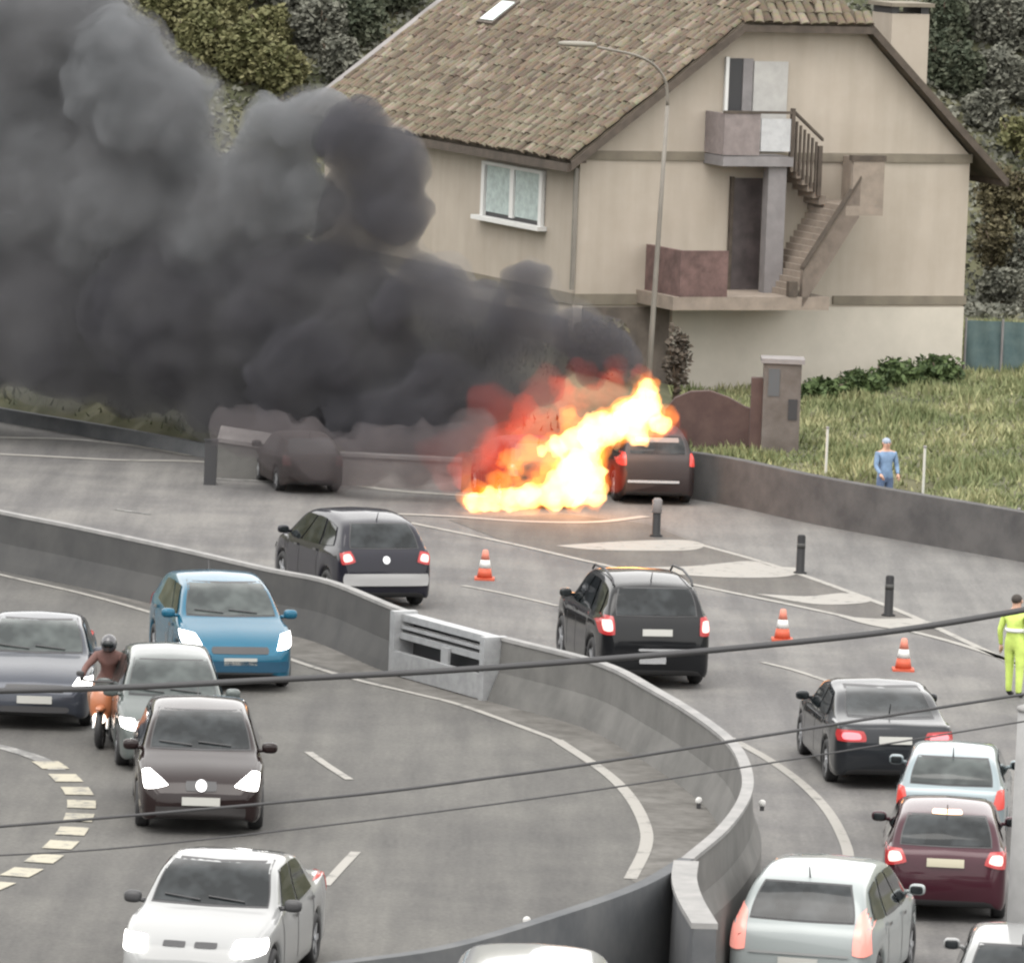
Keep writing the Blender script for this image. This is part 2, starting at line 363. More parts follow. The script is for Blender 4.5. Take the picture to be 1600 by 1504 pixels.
def barrier(name, pts, prof, m, mc, label, cope=None):
    """prof: list of (side offset, height above top line) from left foot over the crest to right foot"""
    e = empty(name, (pts[0].x, pts[0].y, 0), 0, label, 'barrier')
    off = Vector((pts[0].x, pts[0].y, 0)); sd = side_dirs(pts); v = []; f = []; n = len(prof)
    for i, p in enumerate(pts):
        for o, h in prof: v.append(Vector((p.x, p.y, h if not callable(h) else h(i / (len(pts) - 1)))) + sd[i] * o - off)
    for i in range(len(pts) - 1):
        for j in range(n - 1): f.append((i * n + j, i * n + j + 1, (i + 1) * n + j + 1, (i + 1) * n + j))
    f.append(tuple(range(n))[::-1]); f.append(tuple((len(pts) - 1) * n + j for j in range(n)))
    obj('wall', v, f, m, e)
    if cope:
        w0, w1, z0, z1 = cope; v = []; f = []
        for i, p in enumerate(pts):
            for o, h in ((w0, z0), (w0, z1), (w1, z1), (w1, z0)): v.append(Vector((p.x, p.y, h)) + sd[i] * o - off)
        for i in range(len(pts) - 1):
            for j in range(3): f.append((i * 4 + j, i * 4 + j + 1, (i + 1) * 4 + j + 1, (i + 1) * 4 + j))
        f.append((3, 2, 1, 0)); f.append(tuple((len(pts) - 1) * 4 + j for j in range(4)))
        obj('coping', v, f, mc, e)
    return e
T = ZL + 1.0
def pick(pts, x0, x1):   # part of a plan line between two photo columns
    return [p for p in pts if x0 <= (p.x / p.y) * F + CX <= x1]
i_a = next(i for i, p in enumerate(BAR) if p.x / p.y * F + CX > 640); i_b = next(i for i, p in enumerate(BAR) if p.x / p.y * F + CX > 786)
JP = [(-.26, -.02), (-.22, ZL + .14), (-.10, ZL + .45), (-.06, T - .06), (.06, T - .06), (.10, ZL + .45), (.24, ZL + .14), (.30, ZL - .02)]
M_BARD = mat('weathered_barrier', (0.03188, 0.03251, 0.03315), .92, col2=(0.051, 0.051, 0.04972), scale=1.0, bump=.3)
barrier('median_barrier', BAR[:i_a + 1], JP, M_BARD, M_COPE, 'long dark weathered concrete barrier running behind the blue hatchback', (-.07, .07, T - .055, T))
barrier('median_barrier', BAR[i_b:], JP, M_CONC, M_COPE, 'grey stained concrete barrier bending round the end of the upper road', (-.08, .08, T - .055, T))
# sloping end of that barrier, then the dark wall below the upper road
q0 = BAR[-1]; ends = px_line(((1071, 1344), (1068, 1372), (1078, 1404), (1100, 1442)), T, 4)
e = barrier('barrier_terminal', ends, [(-.20, -.02), (-.15, T - .07), (.12, T - .07), (.16, -.02)], M_CONCD, M_COPE, 'pale flat-topped end block of the grey concrete barrier beside the dark wall', (-.17, .15, T - .068, T + .002))
barrier('retaining_wall', WALLB, [(-.16, -.02), (-.08, T), (.10, T), (.20, ZL - .02)], M_CONCD, M_CONCD, 'dark grey retaining wall below the upper road, beyond the white van')['category'] = 'wall'

# steel gate section in the gap of the barrier
ga, gb = BAR[i_a], BAR[i_b]; dv = (gb - ga); dv.z = 0; glen = dv.length; dv.normalize(); nv = Vector((dv.y, -dv.x, 0))
e = empty('barrier_gate', (ga.x, ga.y, ZL), 0, 'pale galvanised steel gate frame closing the gap in the concrete barrier', 'gate')
def gp(s, n, z): return dv * s - nv * n + Vector((0, 0, z))
def slab(name, s0, s1, z0, z1, n0, n1, m=M_STEEL):
    MB().quadbox(gp(s0, n0, z0), gp(s1, n0, z0), gp(s1, n1, z0), gp(s0, n1, z0), (0, 0, z1 - z0)).build(name, m, e)
slab('end_post', .02, .17, -.02, 1.03, -.36, .06); slab('end_post', glen - .17, glen - .02, -.02, 1.0, -.36, .06)
slab('top_rail', .17, glen - .17, .88, .99, -.22, .02); slab('middle_rail', .17, glen - .17, .60, .70, -.26, 0); slab('middle_rail', .17, glen - .17, .76, .81, -.24, -.10)
slab('bottom_panel', .17, glen - .17, .02, .40, -.36, -.26); slab('back_plate', .17, glen - .17, .02, .86, .0, .03, M_PLAST)
slab('latch', glen * .52, glen * .60, .36, .66, -.31, -.27)
e = empty('marker_stone', P(748, 1060, ZL), 0, 'small white marker block on the ground below the steel gate', 'marker')
MB().ell((0, 0, .11), (.10, .10, .13), k=3).build('block', M_WHITE, e, True); MB().box(-.12, .12, -.12, .12, -.01, .02).build('foot', M_CONCD, e)

# reflectors on barrier and wall
def reflector(px, py, Y=None, z=None, dep=None):
    p = P(px, py, z)
    e = empty('reflector', p, 0, 'small white round reflector fixed on the median walls', 'reflector', 'reflectors on the median walls')
    MB().ell((0, 0, .0), (.05, .02, .05)).build('lens', M_WHITE, e, True)
    MB().box(-.03, .03, -.02, .06, -.11, -.045).build('bracket', M_PLAST, e)
reflector(1092, 1250, z=ZL + .12); reflector(1191, 1254, z=1.35); reflector(1139, 1324, z=.9)
reflector(1011, 1400, z=1.25); reflector(823, 1437, z=ZL + .42); reflector(1030, 1098, z=ZL + .7)

# ------------------------------------------------------------------ roadside wall on the far side
wl = [p for p in catmull([Vector((p.x, p.y, 0)) for p in EDGE], 5) if p.x > 3.3]
barrier('roadside_wall', wl, [(-.14, .86), (-.14, .98), (.14, .98), (.20, -.05)], M_WALLR, M_WALLR, 'long dark grey roadside wall below the green grass bank')['category'] = 'wall'
wl2 = [p for p in catmull([Vector((p.x, p.y, 0)) for p in EDGE], 5) if p.x < -6.2]
barrier('roadside_wall', wl2, [(-.14, .2), (-.12, .30), (.05, .30), (.10, -.05)], M_CONCD, M_CONCD, 'low dark edge wall along the far road under the smoke')['category'] = 'wall'

# ------------------------------------------------------------------ the house
def proj(p):
    q = MROT.transposed() @ (Vector(p) - Vector((0, 0, CAMZ)))
    return (CX + F * q.x / -q.z, CY - F * q.y / -q.z)
O = PY(893, 600, 165.0); O.z = 0
YAW = R(25); A = Vector((math.cos(YAW), math.sin(YAW), 0)); B = Vector((-math.sin(YAW), math.cos(YAW), 0))
house = empty('house', O, 0, 'cream rendered house with tiled half-hipped roof and outside stairs', 'house')
def hit(px, py, pt, n):
    d = ray(px, py); c = Vector((0, 0, CAMZ)); t = (pt - c).dot(n) / d.dot(n); return c + d * t
def hp(px, py, n=0.0):                     # (a, z) on the gable plane, n metres in front of it
    w = hit(px, py, O - B * n, B) - O; return w.dot(A), w.z
def lp(px, py, n=0.0):                     # (b, z) on the side wall plane
    w = hit(px, py, O - A * n, A) - O; return w.dot(B), w.z
def H(a, n, z): return A * a - B * n + Vector((0, 0, z))       # house coordinates: along gable, out of gable, up
def hbox(name, a0, a1, n0, n1, z0, z1, m, parent=house):
    return MB().quadbox(H(a0, n0, z0), H(a1, n0, z0), H(a1, n1, z0), H(a0, n1, z0), (0, 0, z1 - z0)).build(name, m, parent)
a1 = hp(1508, 420)[0]; ze = hp(905, 238)[1]; zt = hp(1250, 46)[1]; a2 = hp(1150, 46)[0]; a3 = hp(1352, 46)[0]
am = (a2 + a3) / 2; slope = (zt - ze) / a2; zr = zt + (am - a2) * slope; LB = min(lp(462, 158, .35)[0], 15.0)
zb1 = hp(1200, 466)[1]                      # first-floor band
def poly_slab(name, pts, thick, m, parent=house, mats=None):
    n = (pts[1] - pts[0]).cross(pts[2] - pts[0]).normalized() * thick; k = len(pts)
    f = [tuple(range(k)), tuple(2 * k - 1 - i for i in range(k))] + [(i, (i + 1) % k, k + (i + 1) % k, k + i)[::-1] for i in range(k)]
    return obj(name, list(pts) + [p - n for p in pts], f, m, parent)
gw = [H(0, 0, .3), H(a1, 0, .3), H(a1, 0, ze), H(a3, 0, zt - .05), H(a2, 0, zt - .05), H(0, 0, ze)]
poly_slab('gable_wall', gw, .3, M_HOUSE)
MB().quadbox(H(.003, -.3, .3), H(.003, -LB + .6, .3), H(.3, -LB + .6, .3), H(.3, -.3, .3), (0, 0, ze - .3 + .15)).build('side_wall', M_HOUSE, house)
MB().quadbox(H(a1 - .3, -.3, .3), H(a1 - .003, -.3, .3), H(a1 - .003, -LB + .6, .3), H(a1 - .3, -LB + .6, .3), (0, 0, ze - .3)).build('side_wall', M_HOUSE, house)
MB().quadbox(H(.3, -LB + .9, .3), H(a1 - .3, -LB + .9, .3), H(a1 - .3, -LB + .6, .3), H(.3, -LB + .6, .3), (0, 0, ze - .3)).build('back_wall', M_HOUSE, house)
# bands
hbox('string_course', -.04, a1 + .04, .002, .05, ze - .16, ze + .04, M_BAND)
zc0 = hp(1060, 492)[1]; hbox('string_course', hp(1300, 480)[0], a1 + .04, .002, .05, zb1 - .14, zb1 + .06, M_BAND)
hbox('string_course', -.04, hp(1060, 460)[0], .002, .05, zb1 - .14, zb1 + .10, M_BAND)
MB().quadbox(H(-.05, .0, zb1 - .15), H(-.05, -LB + .6, zb1 - .15), H(.002, -LB + .6, zb1 - .15), H(.002, 0, zb1 - .15), (0, 0, .25)).build('string_course', M_BAND, house)
hbox('corner_pilaster', -.06, .16, -.02, .06, .3, zb1 - .16, M_HOUSE)
hbox('basement_wall', hp(1047, 540)[0], a1 - .01, .002, .048, .3, zb1 - .2, mat('whitewash', (0.42, 0.39, 0.3348), .9, var=.06, scale=1.2))
# brown slab left of the white basement wall, coloured for a shaded porch recess
hbox('brown_base', .18, hp(1043, 540)[0], .002, .045, .3, zb1 - .2, M_BROWN)
MB().quadbox(H(-.045, -.3, .3), H(-.045, -LB + .7, .3), H(.002, -LB + .7, .3), H(.002, -.3, .3), (0, 0, zb1 - .8)).build('brown_base', M_BROWN, house)
# roof planes
oh, ov = .42, .38
es = ze - oh * slope
hipb = -(zr - zt) / math.tan(R(48)) + ov
L0, L1 = H(-oh, ov, es), H(a2, ov, zt); RG0 = H(am, hipb, zr); RG1 = H(am, -LB, zr); L2 = H(-oh, -LB, es)
up = Vector((0, 0, .16))
M_ROOFB = mat('roof_underlay', (0.065, 0.0525, 0.0375), .95, var=.3, scale=2)
roof_l = poly_slab('roof', [p + up for p in (L0, L1, RG0, RG1, L2)], .14, M_ROOFB)
oR = .75; R0, R1, R2 = H(a1 + oR, ov, ze - oR * slope), H(a3, ov, zt), H(a1 + oR, -LB, ze - oR * slope)
roof_r = poly_slab('roof', [p + up for p in (R1, R0, R2, RG1, RG0)], .14, M_ROOFB)
roof_h = poly_slab('roof', [p + up for p in (L1, R1, RG0)], .14, M_ROOFB)
def beam(name, p, q, w, h, m=M_FASCIA, parent=house):
    d = (q - p).normalized(); s = d.cross(Vector((0, 0, 1))).normalized() * w; u = Vector((0, 0, h))
    return MB().quadbox(p - s / 2, p + s / 2, q + s / 2, q - s / 2, u).build(name, m, parent)
beam('verge_board', H(-oh, ov + .03, es - .08), H(a2, ov + .03, zt - .08), .05, .20)
beam('verge_board', H(a3, ov + .03, zt - .08), H(a1 + oR, ov + .03, ze - oR * slope - .08), .05, .20)
beam('hip_fascia', H(a2, ov + .03, zt - .06), H(a3, ov + .03, zt - .06), .05, .16)
beam('eaves_gutter', H(-oh - .04, ov, es - .10), H(-oh - .04, -LB, es - .10), .10, .18)
beam('eaves_gutter', H(a1 + oR + .04, ov, ze - oR * slope - .10), H(a1 + oR + .04, -LB, ze - oR * slope - .10), .10, .18)
hbox('soffit', -oh + .05, -.003, -LB + .5, ov - .04, ze - .22, ze - .17, M_FASCIA)
# barrel tiles on the left slope and the hip
def tile_mat():
    m, nt, b = nodes_of('clay_tile'); N = nt.nodes.new; L = nt.links.new
    oi = N('ShaderNodeObjectInfo'); ge = N('ShaderNodeNewGeometry'); ad = N('ShaderNodeMath'); ad.operation = 'ADD'; fr = N('ShaderNodeMath'); fr.operation = 'FRACT'
    L(oi.outputs['Random'], ad.inputs[0]); L(ge.outputs['Random Per Island'], ad.inputs[1]); L(ad.outputs[0], fr.inputs[0])
    r = N('ShaderNodeValToRGB'); e = r.color_ramp.elements; e[0].position = 0; e[0].color = (0.0408, 0.0281, 0.0175, 1); e[1].position = 1; e[1].color = (0.1566, 0.1272, 0.0915, 1)
    for p, c in ((.3, (0.0647, 0.0469, 0.0287, 1)), (.55, (0.0919, 0.0657, 0.0398, 1)), (.75, (0.0851, 0.0703, 0.0446, 1)), (.9, (0.1191, 0.0937, 0.0620, 1))):
        x = e.new(p); x.color = c
    L(fr.outputs[0], r.inputs['Fac'])
    tc = N('ShaderNodeTexCoord'); n = N('ShaderNodeTexNoise'); n.inputs['Scale'].default_value = 9; L(tc.outputs['Object'], n.inputs['Vector'])
    mx = N('ShaderNodeMixRGB'); mx.blend_type = 'MULTIPLY'; mx.inputs[0].default_value = .6; L(r.outputs[0], mx.inputs[1]); L(n.outputs['Color'], mx.inputs[2])
    g = N('ShaderNodeGamma'); g.inputs[1].default_value = .82; L(mx.outputs[0], g.inputs[0])
    L(g.outputs[0], b.inputs['Base Color']); b.inputs['Roughness'].default_value = .92; MATS['clay_tile'] = m; return m
M_TILE = tile_mat()
TW, TL = .235, .36
tv, tf = [], []
for k, (z_off, w_) in enumerate(((0, TW * .5), (TL, TW * .42))):
    for j in range(7):
        an = math.pi * j / 6; tv.append((math.cos(an) * w_, z_off, math.sin(an) * .07 + .012 - .04 * k))
for j in range(6): tf.append((j, j + 1, 8 + j, 7 + j)[::-1])
tf.append((0, 1, 2, 3, 4, 5, 6))
tile_me = bpy.data.meshes.new('tile'); tile_me.from_pydata(tv, [], tf); tile_me.materials.append(M_TILE)
def tile_frames(o, u, v, ul, rows, inside):
    out = []; nrm = u.cross(v).normalized(); nrm = nrm if nrm.z > 0 else -nrm
    for j in range(rows):
        for i in range(int(ul / TW)):
            du = (i + .5) * TW + random.uniform(-.02, .02); dv_ = j * TL * .82 + random.uniform(-.03, .03)
            p = o + u * du + v * dv_ + nrm * .012
            if inside(p):
                rx = u.copy(); ry = (v + nrm * .09 + u * random.uniform(-.2, .2)).normalized()
                if rx.cross(ry).z < 0: rx = -rx
                rz = rx.cross(ry).normalized(); rx = ry.cross(rz).normalized()
                M4 = Matrix((rx, ry, rz)).transposed().to_4x4(); M4.translation = p + rz * random.uniform(0, .035); out.append(M4)
    return out
U = B.copy(); V = (H(a2, 0, zt) - H(-oh, 0, es)).normalized()
org = H(-oh, ov, es) + up - V * .05
def vis(p):
    x, y = proj(O + p); w = p
    a = w.dot(A); n = -w.dot(B)
    if y < -25: return False
    if a > am - .05: return False
    if a > a2 and n > ov + (hipb - ov) * (a - a2) / (am - a2) - .1: return False
    return True
frames = tile_frames(org, U, V, LB + ov, 26, vis)
frames.sort(key=lambda m: m.translation.z)
for M4 in frames[:300]:
    o = bpy.data.objects.new('tile', tile_me); o.matrix_local = M4; link(o, roof_l); o.matrix_local = M4
hipV = (RG0 - (L1 + R1) / 2).normalized()
hf = tile_frames(L1 + up - hipV * .04, A, hipV, a3 - a2, 9, lambda p: abs((p - L1).dot(A) - (am - a2)) < (am - a2) * (1 - (p - L1).dot(hipV) / ((RG0 - (L1 + R1) / 2).length)) and proj(O + p)[1] > -25)
def joined(name, frs, parent):
    v, f = [], []
    for M4 in frs:
        k = len(v); v += [M4 @ Vector(t) for t in tv]; f += [tuple(k + i for i in t) for t in tf]
    if v: tag(obj(name, v, f, M_TILE, parent), kind='stuff')
joined('upper_tiles', frames[300:], roof_l)
for M4 in hf[:90]:
    o = bpy.data.objects.new('tile', tile_me); link(o, roof_h); o.matrix_local = M4
# verge caps (a row of paler tiles along the edges of the slope)
capv = [H(-oh, -LB, es) + up, H(am, -LB, zr) + up]
beam('verge_cap', capv[0], capv[1], .30, .12, M_PALE, house)
# skylight
nl = U.cross(V).normalized(); nl = nl if nl.z > 0 else -nl
sk = hit(783, 26, O + org, nl) - O
ske = MB().quadbox(sk - U * .45 - V * .45, sk + U * .45 - V * .45, sk + U * .45 + V * .45, sk - U * .45 + V * .45, nl * .16).build('skylight', M_FASCIA, house)
s2 = sk + nl * .163
MB().quadbox(s2 - U * .36 - V * .36, s2 + U * .36 - V * .36, s2 + U * .36 + V * .36, s2 - U * .36 + V * .36, nl * .02).build('pane', mat('skylight_pane', (.45, .52, .50), .1, spec=.9), ske)
# chimney
ca0, ca1 = hp(1392, 80, -1.6)[0], hp(1450, 80, -1.6)[0]; cz1 = hp(1420, 22, -1.6)[1]
ch = hbox('chimney', ca0, ca1, -2.6, -1.6, ze, cz1, M_HOUSE)
for c in (ca0 + .1, ca1 - .1): hbox('chimney_pier', c - .1, c + .1, -2.55, -1.65, cz1 + .002, cz1 + .16, M_DARK, ch)
hbox('chimney_cap', ca0 - .08, ca1 + .08, -2.7, -1.5, cz1 + .162, cz1 + .25, M_BAND, ch)
# side-wall window
b0, zw0 = lp(850, 362); b1, _ = lp(757, 300); _, zw1 = lp(800, 258)
wb0, wb1 = min(b0, b1), max(b0, b1)
def lbox(name, b0, b1, n0, n1, z0, z1, m, parent=house):
    return MB().quadbox(H(-n0, -b0, z0), H(-n1, -b0, z0), H(-n1, -b1, z0), H(-n0, -b1, z0), (0, 0, z1 - z0)).build(name, m, parent)
zw0 += .12
win = lbox('window', wb0, wb1, .004, .02, zw0, zw1, M_DARK)
fw = .16
lbox('frame', wb0, wb0 + fw, .0, .10, zw0, zw1, M_WHITE, win); lbox('frame', wb1 - fw, wb1, .0, .10, zw0, zw1, M_WHITE, win)
lbox('frame', wb0 + fw, wb1 - fw, .0, .10, zw1 - .08, zw1, M_WHITE, win); wm = (wb0 + wb1) / 2
lbox('mullion', wm - .10, wm + .10, .0, .09, zw0 + .06, zw1 - .08, M_WHITE, win)
lbox('pane', wb0 + fw + .06, wm - .12, .02, .045, zw0 + .10, zw1 - .09, M_PANE, win); lbox('pane', wm + .16, wb1 - fw - .04, .02, .045, zw0 + .10, zw1 - .09, M_PANE, win)
lbox('sill', wb0 - .15, wb1 + .2, .0, .24, zw0 - .10, zw0 - .004, M_WHITE, win)
# upper door, balcony
def zy(y, x=1200, n=0): return hp(x, y, n)[1]
def ax(x, y=300, n=0): return hp(x, y, n)[0]
dr = hbox('door', ax(1136, 130), ax(1158, 130), .004, .05, zy(240), zy(92), M_DARK)
hbox('door_leaf', ax(1158, 130) + .01, ax(1174, 130), .004, .07, zy(240), zy(92), M_GREYP, dr)
hbox('door_frame', ax(1131, 130), ax(1136, 130), .004, .09, zy(240), zy(90), M_WHITE, dr)
NB = 1.0
hbox('shutter', ax(1176, 130), ax(1229, 130), .004, .06, zy(236), zy(96), mat('pale_shutter', (.33, .325, .31), .7, var=.08, scale=4))
bz = zy(245, 1190, NB); bt = zy(176, 1190, NB); bA, bC = ax(1130, 250, NB), ax(1240, 250, NB)
bal = hbox('balcony', bA, bC, .003, NB, bz - .22, bz, M_GREYP)
hbox('balcony_panel', bA, ax(1186, 250, NB), NB - .05, NB, bz + .03, bt - .03, mat('mauve_panel', (0.1755, 0.1497, 0.1445), .8, var=.15, scale=5), bal)
hbox('balcony_panel', ax(1188, 250, NB), ax(1234, 250, NB), NB - .045, NB - .005, bz + .12, bt - .14, mat('grey_white_panel', (.36, .365, .37), .7, var=.1, scale=5), bal)
hbox('balcony_post', bC - .09, bC, NB - .09, NB + .012, bz + .002, bt + .10, M_FASCIA, bal)
hbox('handrail', bA - .02, bC - .092, NB - .06, NB + .02, bt - .028, bt + .03, M_FASCIA, bal)
hbox('balcony_side', bA, bA + .05, .02, NB - .052, bz + .03, bt - .03, mat('mauve_panel', (.26, .235, .235)), bal)
# lower door under the balcony with the grey column beside it
zl0 = zy(464, 1150, 0)
dr2 = hbox('door', ax(1141, 380), ax(1186, 380), .004, .06, zl0, zy(278, 1160), M_DOOR)
hbox('door_frame', ax(1136, 380), ax(1141, 380), .004, .10, zl0, zy(276, 1160), M_FASCIA, dr2)
hbox('column', ax(1194, 380, .8), ax(1222, 380, .8), .62, .88, zl0, bz - .222, M_GREYP)
# landing, lower flight, upper flight
NL = 1.9
zl = zy(464, 1200, NL); la0, la1 = ax(1052, 460, NL), ax(1296, 460, NL)
lnd = hbox('landing', la0, la1, .003, NL, zl - .30, zl, M_STAIR)
hbox('parapet', ax(1062, 460, NL), ax(1136, 460, NL), NL - .12, NL - .003, zl + .002, zy(392, 1100, NL), M_RUST, lnd)
hbox('parapet', ax(1062, 460, NL), ax(1062, 460, NL) + .10, .1, NL - .122, zl + .002, zy(392, 1100, NL), M_RUST, lnd)
zu = zy(322, 1350, NL); ua0, ua1 = ax(1322, 320, NL), ax(1380, 320, NL)
ul = hbox('landing', ua0, ua1, .003, NL, zu - .22, zu, M_STAIR)
hbox('parapet', ua0 + .15, ua1, NL - .12, NL - .003, zu + .002, zy(252, 1350, NL), M_STAIR, ul)
hbox('parapet', ua1 - .10, ua1, .02, NL - .122, zu + .002, zy(252, 1350, NL), M_STAIR, ul)
hbox('handrail', ua0 + .1, ua1 + .03, NL - .14, NL + .02, zy(252, 1350, NL) + .003, zy(243, 1350, NL), M_FASCIA, ul)
fa0 = ax(1238, 460, NL); nst = 14
st = empty('lower_flight', H(fa0, 0, zl)); st.parent = house; st.name = 'lower_flight'
def flight(par, base, a_from, a_to, z_from, z_to, n0, n1, k, m):
    for i in range(k):
        aa0 = a_from + (a_to - a_from) * i / k; aa1 = a_from + (a_to - a_from) * (i + 1) / k; zz = z_from + (z_to - z_from) * (i + 1) / (k + 1)
        lo, hi = min(aa0, aa1), max(aa0, aa1)
        o = MB().quadbox(H(lo, n0, zz - .2), H(hi + .03, n0, zz - .2), H(hi + .03, n1, zz - .2), H(lo, n1, zz - .2), (0, 0, .2)); o.v = [p - base for p in o.v]
        o.build('step', m, par)
flight(st, H(fa0, 0, zl), fa0, ua0, zl, zu, .25, NL - .14, nst, M_STAIR)
mb = MB(); mb.quadbox(H(fa0 + .25, NL - .13, zl - .25), H(ua0 + .35, NL - .13, zu - .25), H(ua0 + .35, NL, zu - .25), H(fa0 + .25, NL, zl - .25), (0, 0, .85)); mb.v = [p - H(fa0, 0, zl) for p in mb.v]
mb.build('stringer', mat('stair_stringer', (0.1295, 0.1052, 0.0863), .9, var=.2, scale=3), st)
mb = MB(); mb.quadbox(H(fa0 + .25, NL - .16, zl + .61), H(ua0 + .35, NL - .16, zu + .61), H(ua0 + .35, NL + .03, zu + .61), H(fa0 + .25, NL + .03, zl + .61), (0, 0, .07)); mb.v = [p - H(fa0, 0, zl) for p in mb.v]
mb.build('handrail', M_FASCIA, st)
hbox('newel', ax(1232, 460, NL), ax(1245, 460, NL), NL - .12, NL + .02, zl + .002, zy(440, 1240, NL), M_FASCIA, lnd)
s2e = empty('upper_flight', H(bC, 0, bz)); s2e.parent = house
flight(s2e, H(bC, 0, bz), ua0, bC + .02, zu, bz, .08, .85, 6, M_STAIR)
x2 = ax(1281, 260, .9)
for k in range(7):
    t = (k + 1) / 7; aa = bC + (x2 - bC) * t; zz = bz + (zu - bz) * .62 * t
    tk = .022 if k < 6 else .05
    mb = MB().quadbox(H(aa - tk, .86, zz - .25), H(aa + tk, .86, zz - .25), H(aa + tk, .92, zz - .25), H(aa - tk, .92, zz - .25), (0, 0, 1.14)); mb.v = [p - H(bC, 0, bz) for p in mb.v]
    mb.build('baluster', M_FASCIA, s2e)
mb = MB().quadbox(H(bC, .84, bt), H(x2 + .05, .84, bt + (zu - bz) * .62), H(x2 + .05, .94, bt + (zu - bz) * .62), H(bC, .94, bt), (0, 0, .07)); mb.v = [p - H(bC, 0, bz) for p in mb.v]
mb.build('handrail', M_FASCIA, s2e)
hbox('downpipe', -.16, -.07, .02, .10, zb1 + .2, ze - .35, M_GALV)

# ------------------------------------------------------------------ lamp post, garden wall, pillar, netting, bollards
def stand(px, py, Y): 
    p = PY(px, py, Y); return p
lpb = P(1009, 690, .6); lpb = PY(1008, 640, 160.5)
top = PY(1043, 165, 160.5)
lamp = empty('lamp_post', (lpb.x, lpb.y, .3), 0, 'tall slim pale lamp post with curved arm in front of the house', 'lamp post')
tp = top - Vector((lpb.x, lpb.y, .3)); tp.y = 0
MB().tube([(0, 0, -.3), tp * .35, tp * .7, tp], .068, 10, .042).build('pole', M_GALV, lamp, True)
arm = [tp, PY(1040, 128, 160.4) - Vector((lpb.x, lpb.y, .3)), PY(1022, 102, 160.2) - Vector((lpb.x, lpb.y, .3)), PY(990, 86, 159.8) - Vector((lpb.x, lpb.y, .3)), PY(934, 74, 159.2) - Vector((lpb.x, lpb.y, .3))]
MB().tube(catmull(arm, 5), .035, 8, .028).build('arm', M_GALV, lamp, True)
hd = PY(902, 69, 158.8) - Vector((lpb.x, lpb.y, .3))
MB().ell(hd, (.42, .16, .06), k=3).build('lamp_head', mat('lamp_shell', (0.1674, 0.1581, 0.1302), .5), lamp, True)
MB().box(-.16, .16, -.16, .16, -.3, -.27).build('base_plate', M_STEEL, lamp)

gl = [PY(1040, 690, 157.6), PY(1200, 700, 156.6)]
e = empty('garden_wall', (gl[0].x, gl[0].y, .4), 0, 'low red-brown garden wall with rounded top beside the square pillar', 'wall')
tops = [(1040, 640), (1055, 622), (1080, 612), (1110, 611), (1140, 622), (1165, 636), (1185, 643), (1200, 646)]
v = []; f = []
for x, y in tops:
    t = (x - 1040) / 160; Yw = 157.6 - t; p = PY(x, y, Yw)
    for dy in (0, .3): v += [Vector((p.x, Yw + dy, .35)) - Vector((gl[0].x, gl[0].y, .4)), Vector((p.x, Yw + dy, p.z)) - Vector((gl[0].x, gl[0].y, .4))]
for i in range(len(tops) - 1):
    a = i * 4; b = a + 4
    f += [(a, b, b + 1, a + 1), (a + 2, a + 3, b + 3, b + 2), (a + 1, b + 1, b + 3, a + 3)]
f += [(0, 1, 3, 2), (a + 4, a + 6, a + 7, a + 5)]
obj('wall', v, f, M_REDWALL, e)
pb = PY(1217, 712, 156.4)
e = empty('stone_pillar', (pb.x, pb.y, .4), 0, 'square grey-brown gate pillar with pale cap and dark niche', 'pillar')
zt_ = PY(1217, 566, 156.4).z - .4; hw = .40
M_PIL = mat('pillar_stone', (0.0765, 0.06525, 0.05625), .9, col2=(0.117, 0.1035, 0.0945), scale=2, bump=.3)
MB().box(-hw, hw, -.3, .4, -.1, zt_).build('shaft', M_PIL, e)
MB().box(-hw - .06, hw + .06, -.36, .46, zt_ + .001, zt_ + .10).build('cap', M_PALE, e)
MB().box(.14, .34, -.315, -.298, zt_ - 1.2, zt_ - .75).build('niche', M_DARK, e)
MB().box(-.30, -.06, -.315, -.298, zt_ - .7, zt_ - .12).build('meter_box', mat('meter_grey', (0.0648, 0.0696, 0.0744), .5), e)
MB().box(-hw - .25, -hw - .002, -.1, .25, -.1, zt_ - .35).build('buttress', M_REDWALL, e)
# teal netting fence by the right corner of the house
n0, n1 = PY(1505, 600, 169.6), PY(1740, 620, 168.6)
e = empty('netting_fence', (n0.x, n0.y, ground_z(n0.x, n0.y)), 0, 'blue-green netting fence beside the right corner of the house', 'fence')
h0 = PY(1505, 500, 169.6).z - ground_z(n0.x, n0.y)
for i in range(5):
    xx = (n1.x - n0.x) * i / 4; MB().tube([(xx, -.06, -.5), (xx, -.06, h0 + .06)], .03, 8).build('post', M_GREYP, e)
    if i < 4:
        w = (n1.x - n0.x) / 4; vv = []; ff = []
        for a in range(9):
            for bb in range(6):
                vv.append((xx + w * a / 8, .05 * math.sin(a * 1.3 + bb + i), -.4 + (h0 + .4) * bb / 5))
        for a in range(8):
            for bb in range(5): ff.append((a * 6 + bb, (a + 1) * 6 + bb, (a + 1) * 6 + bb + 1, a * 6 + bb + 1))
        obj('netting_panel', vv, ff, mat('teal_netting', (0.0425, 0.075, 0.0775), .8, col2=(0.075, 0.11, 0.1075), scale=2.5), e, True)
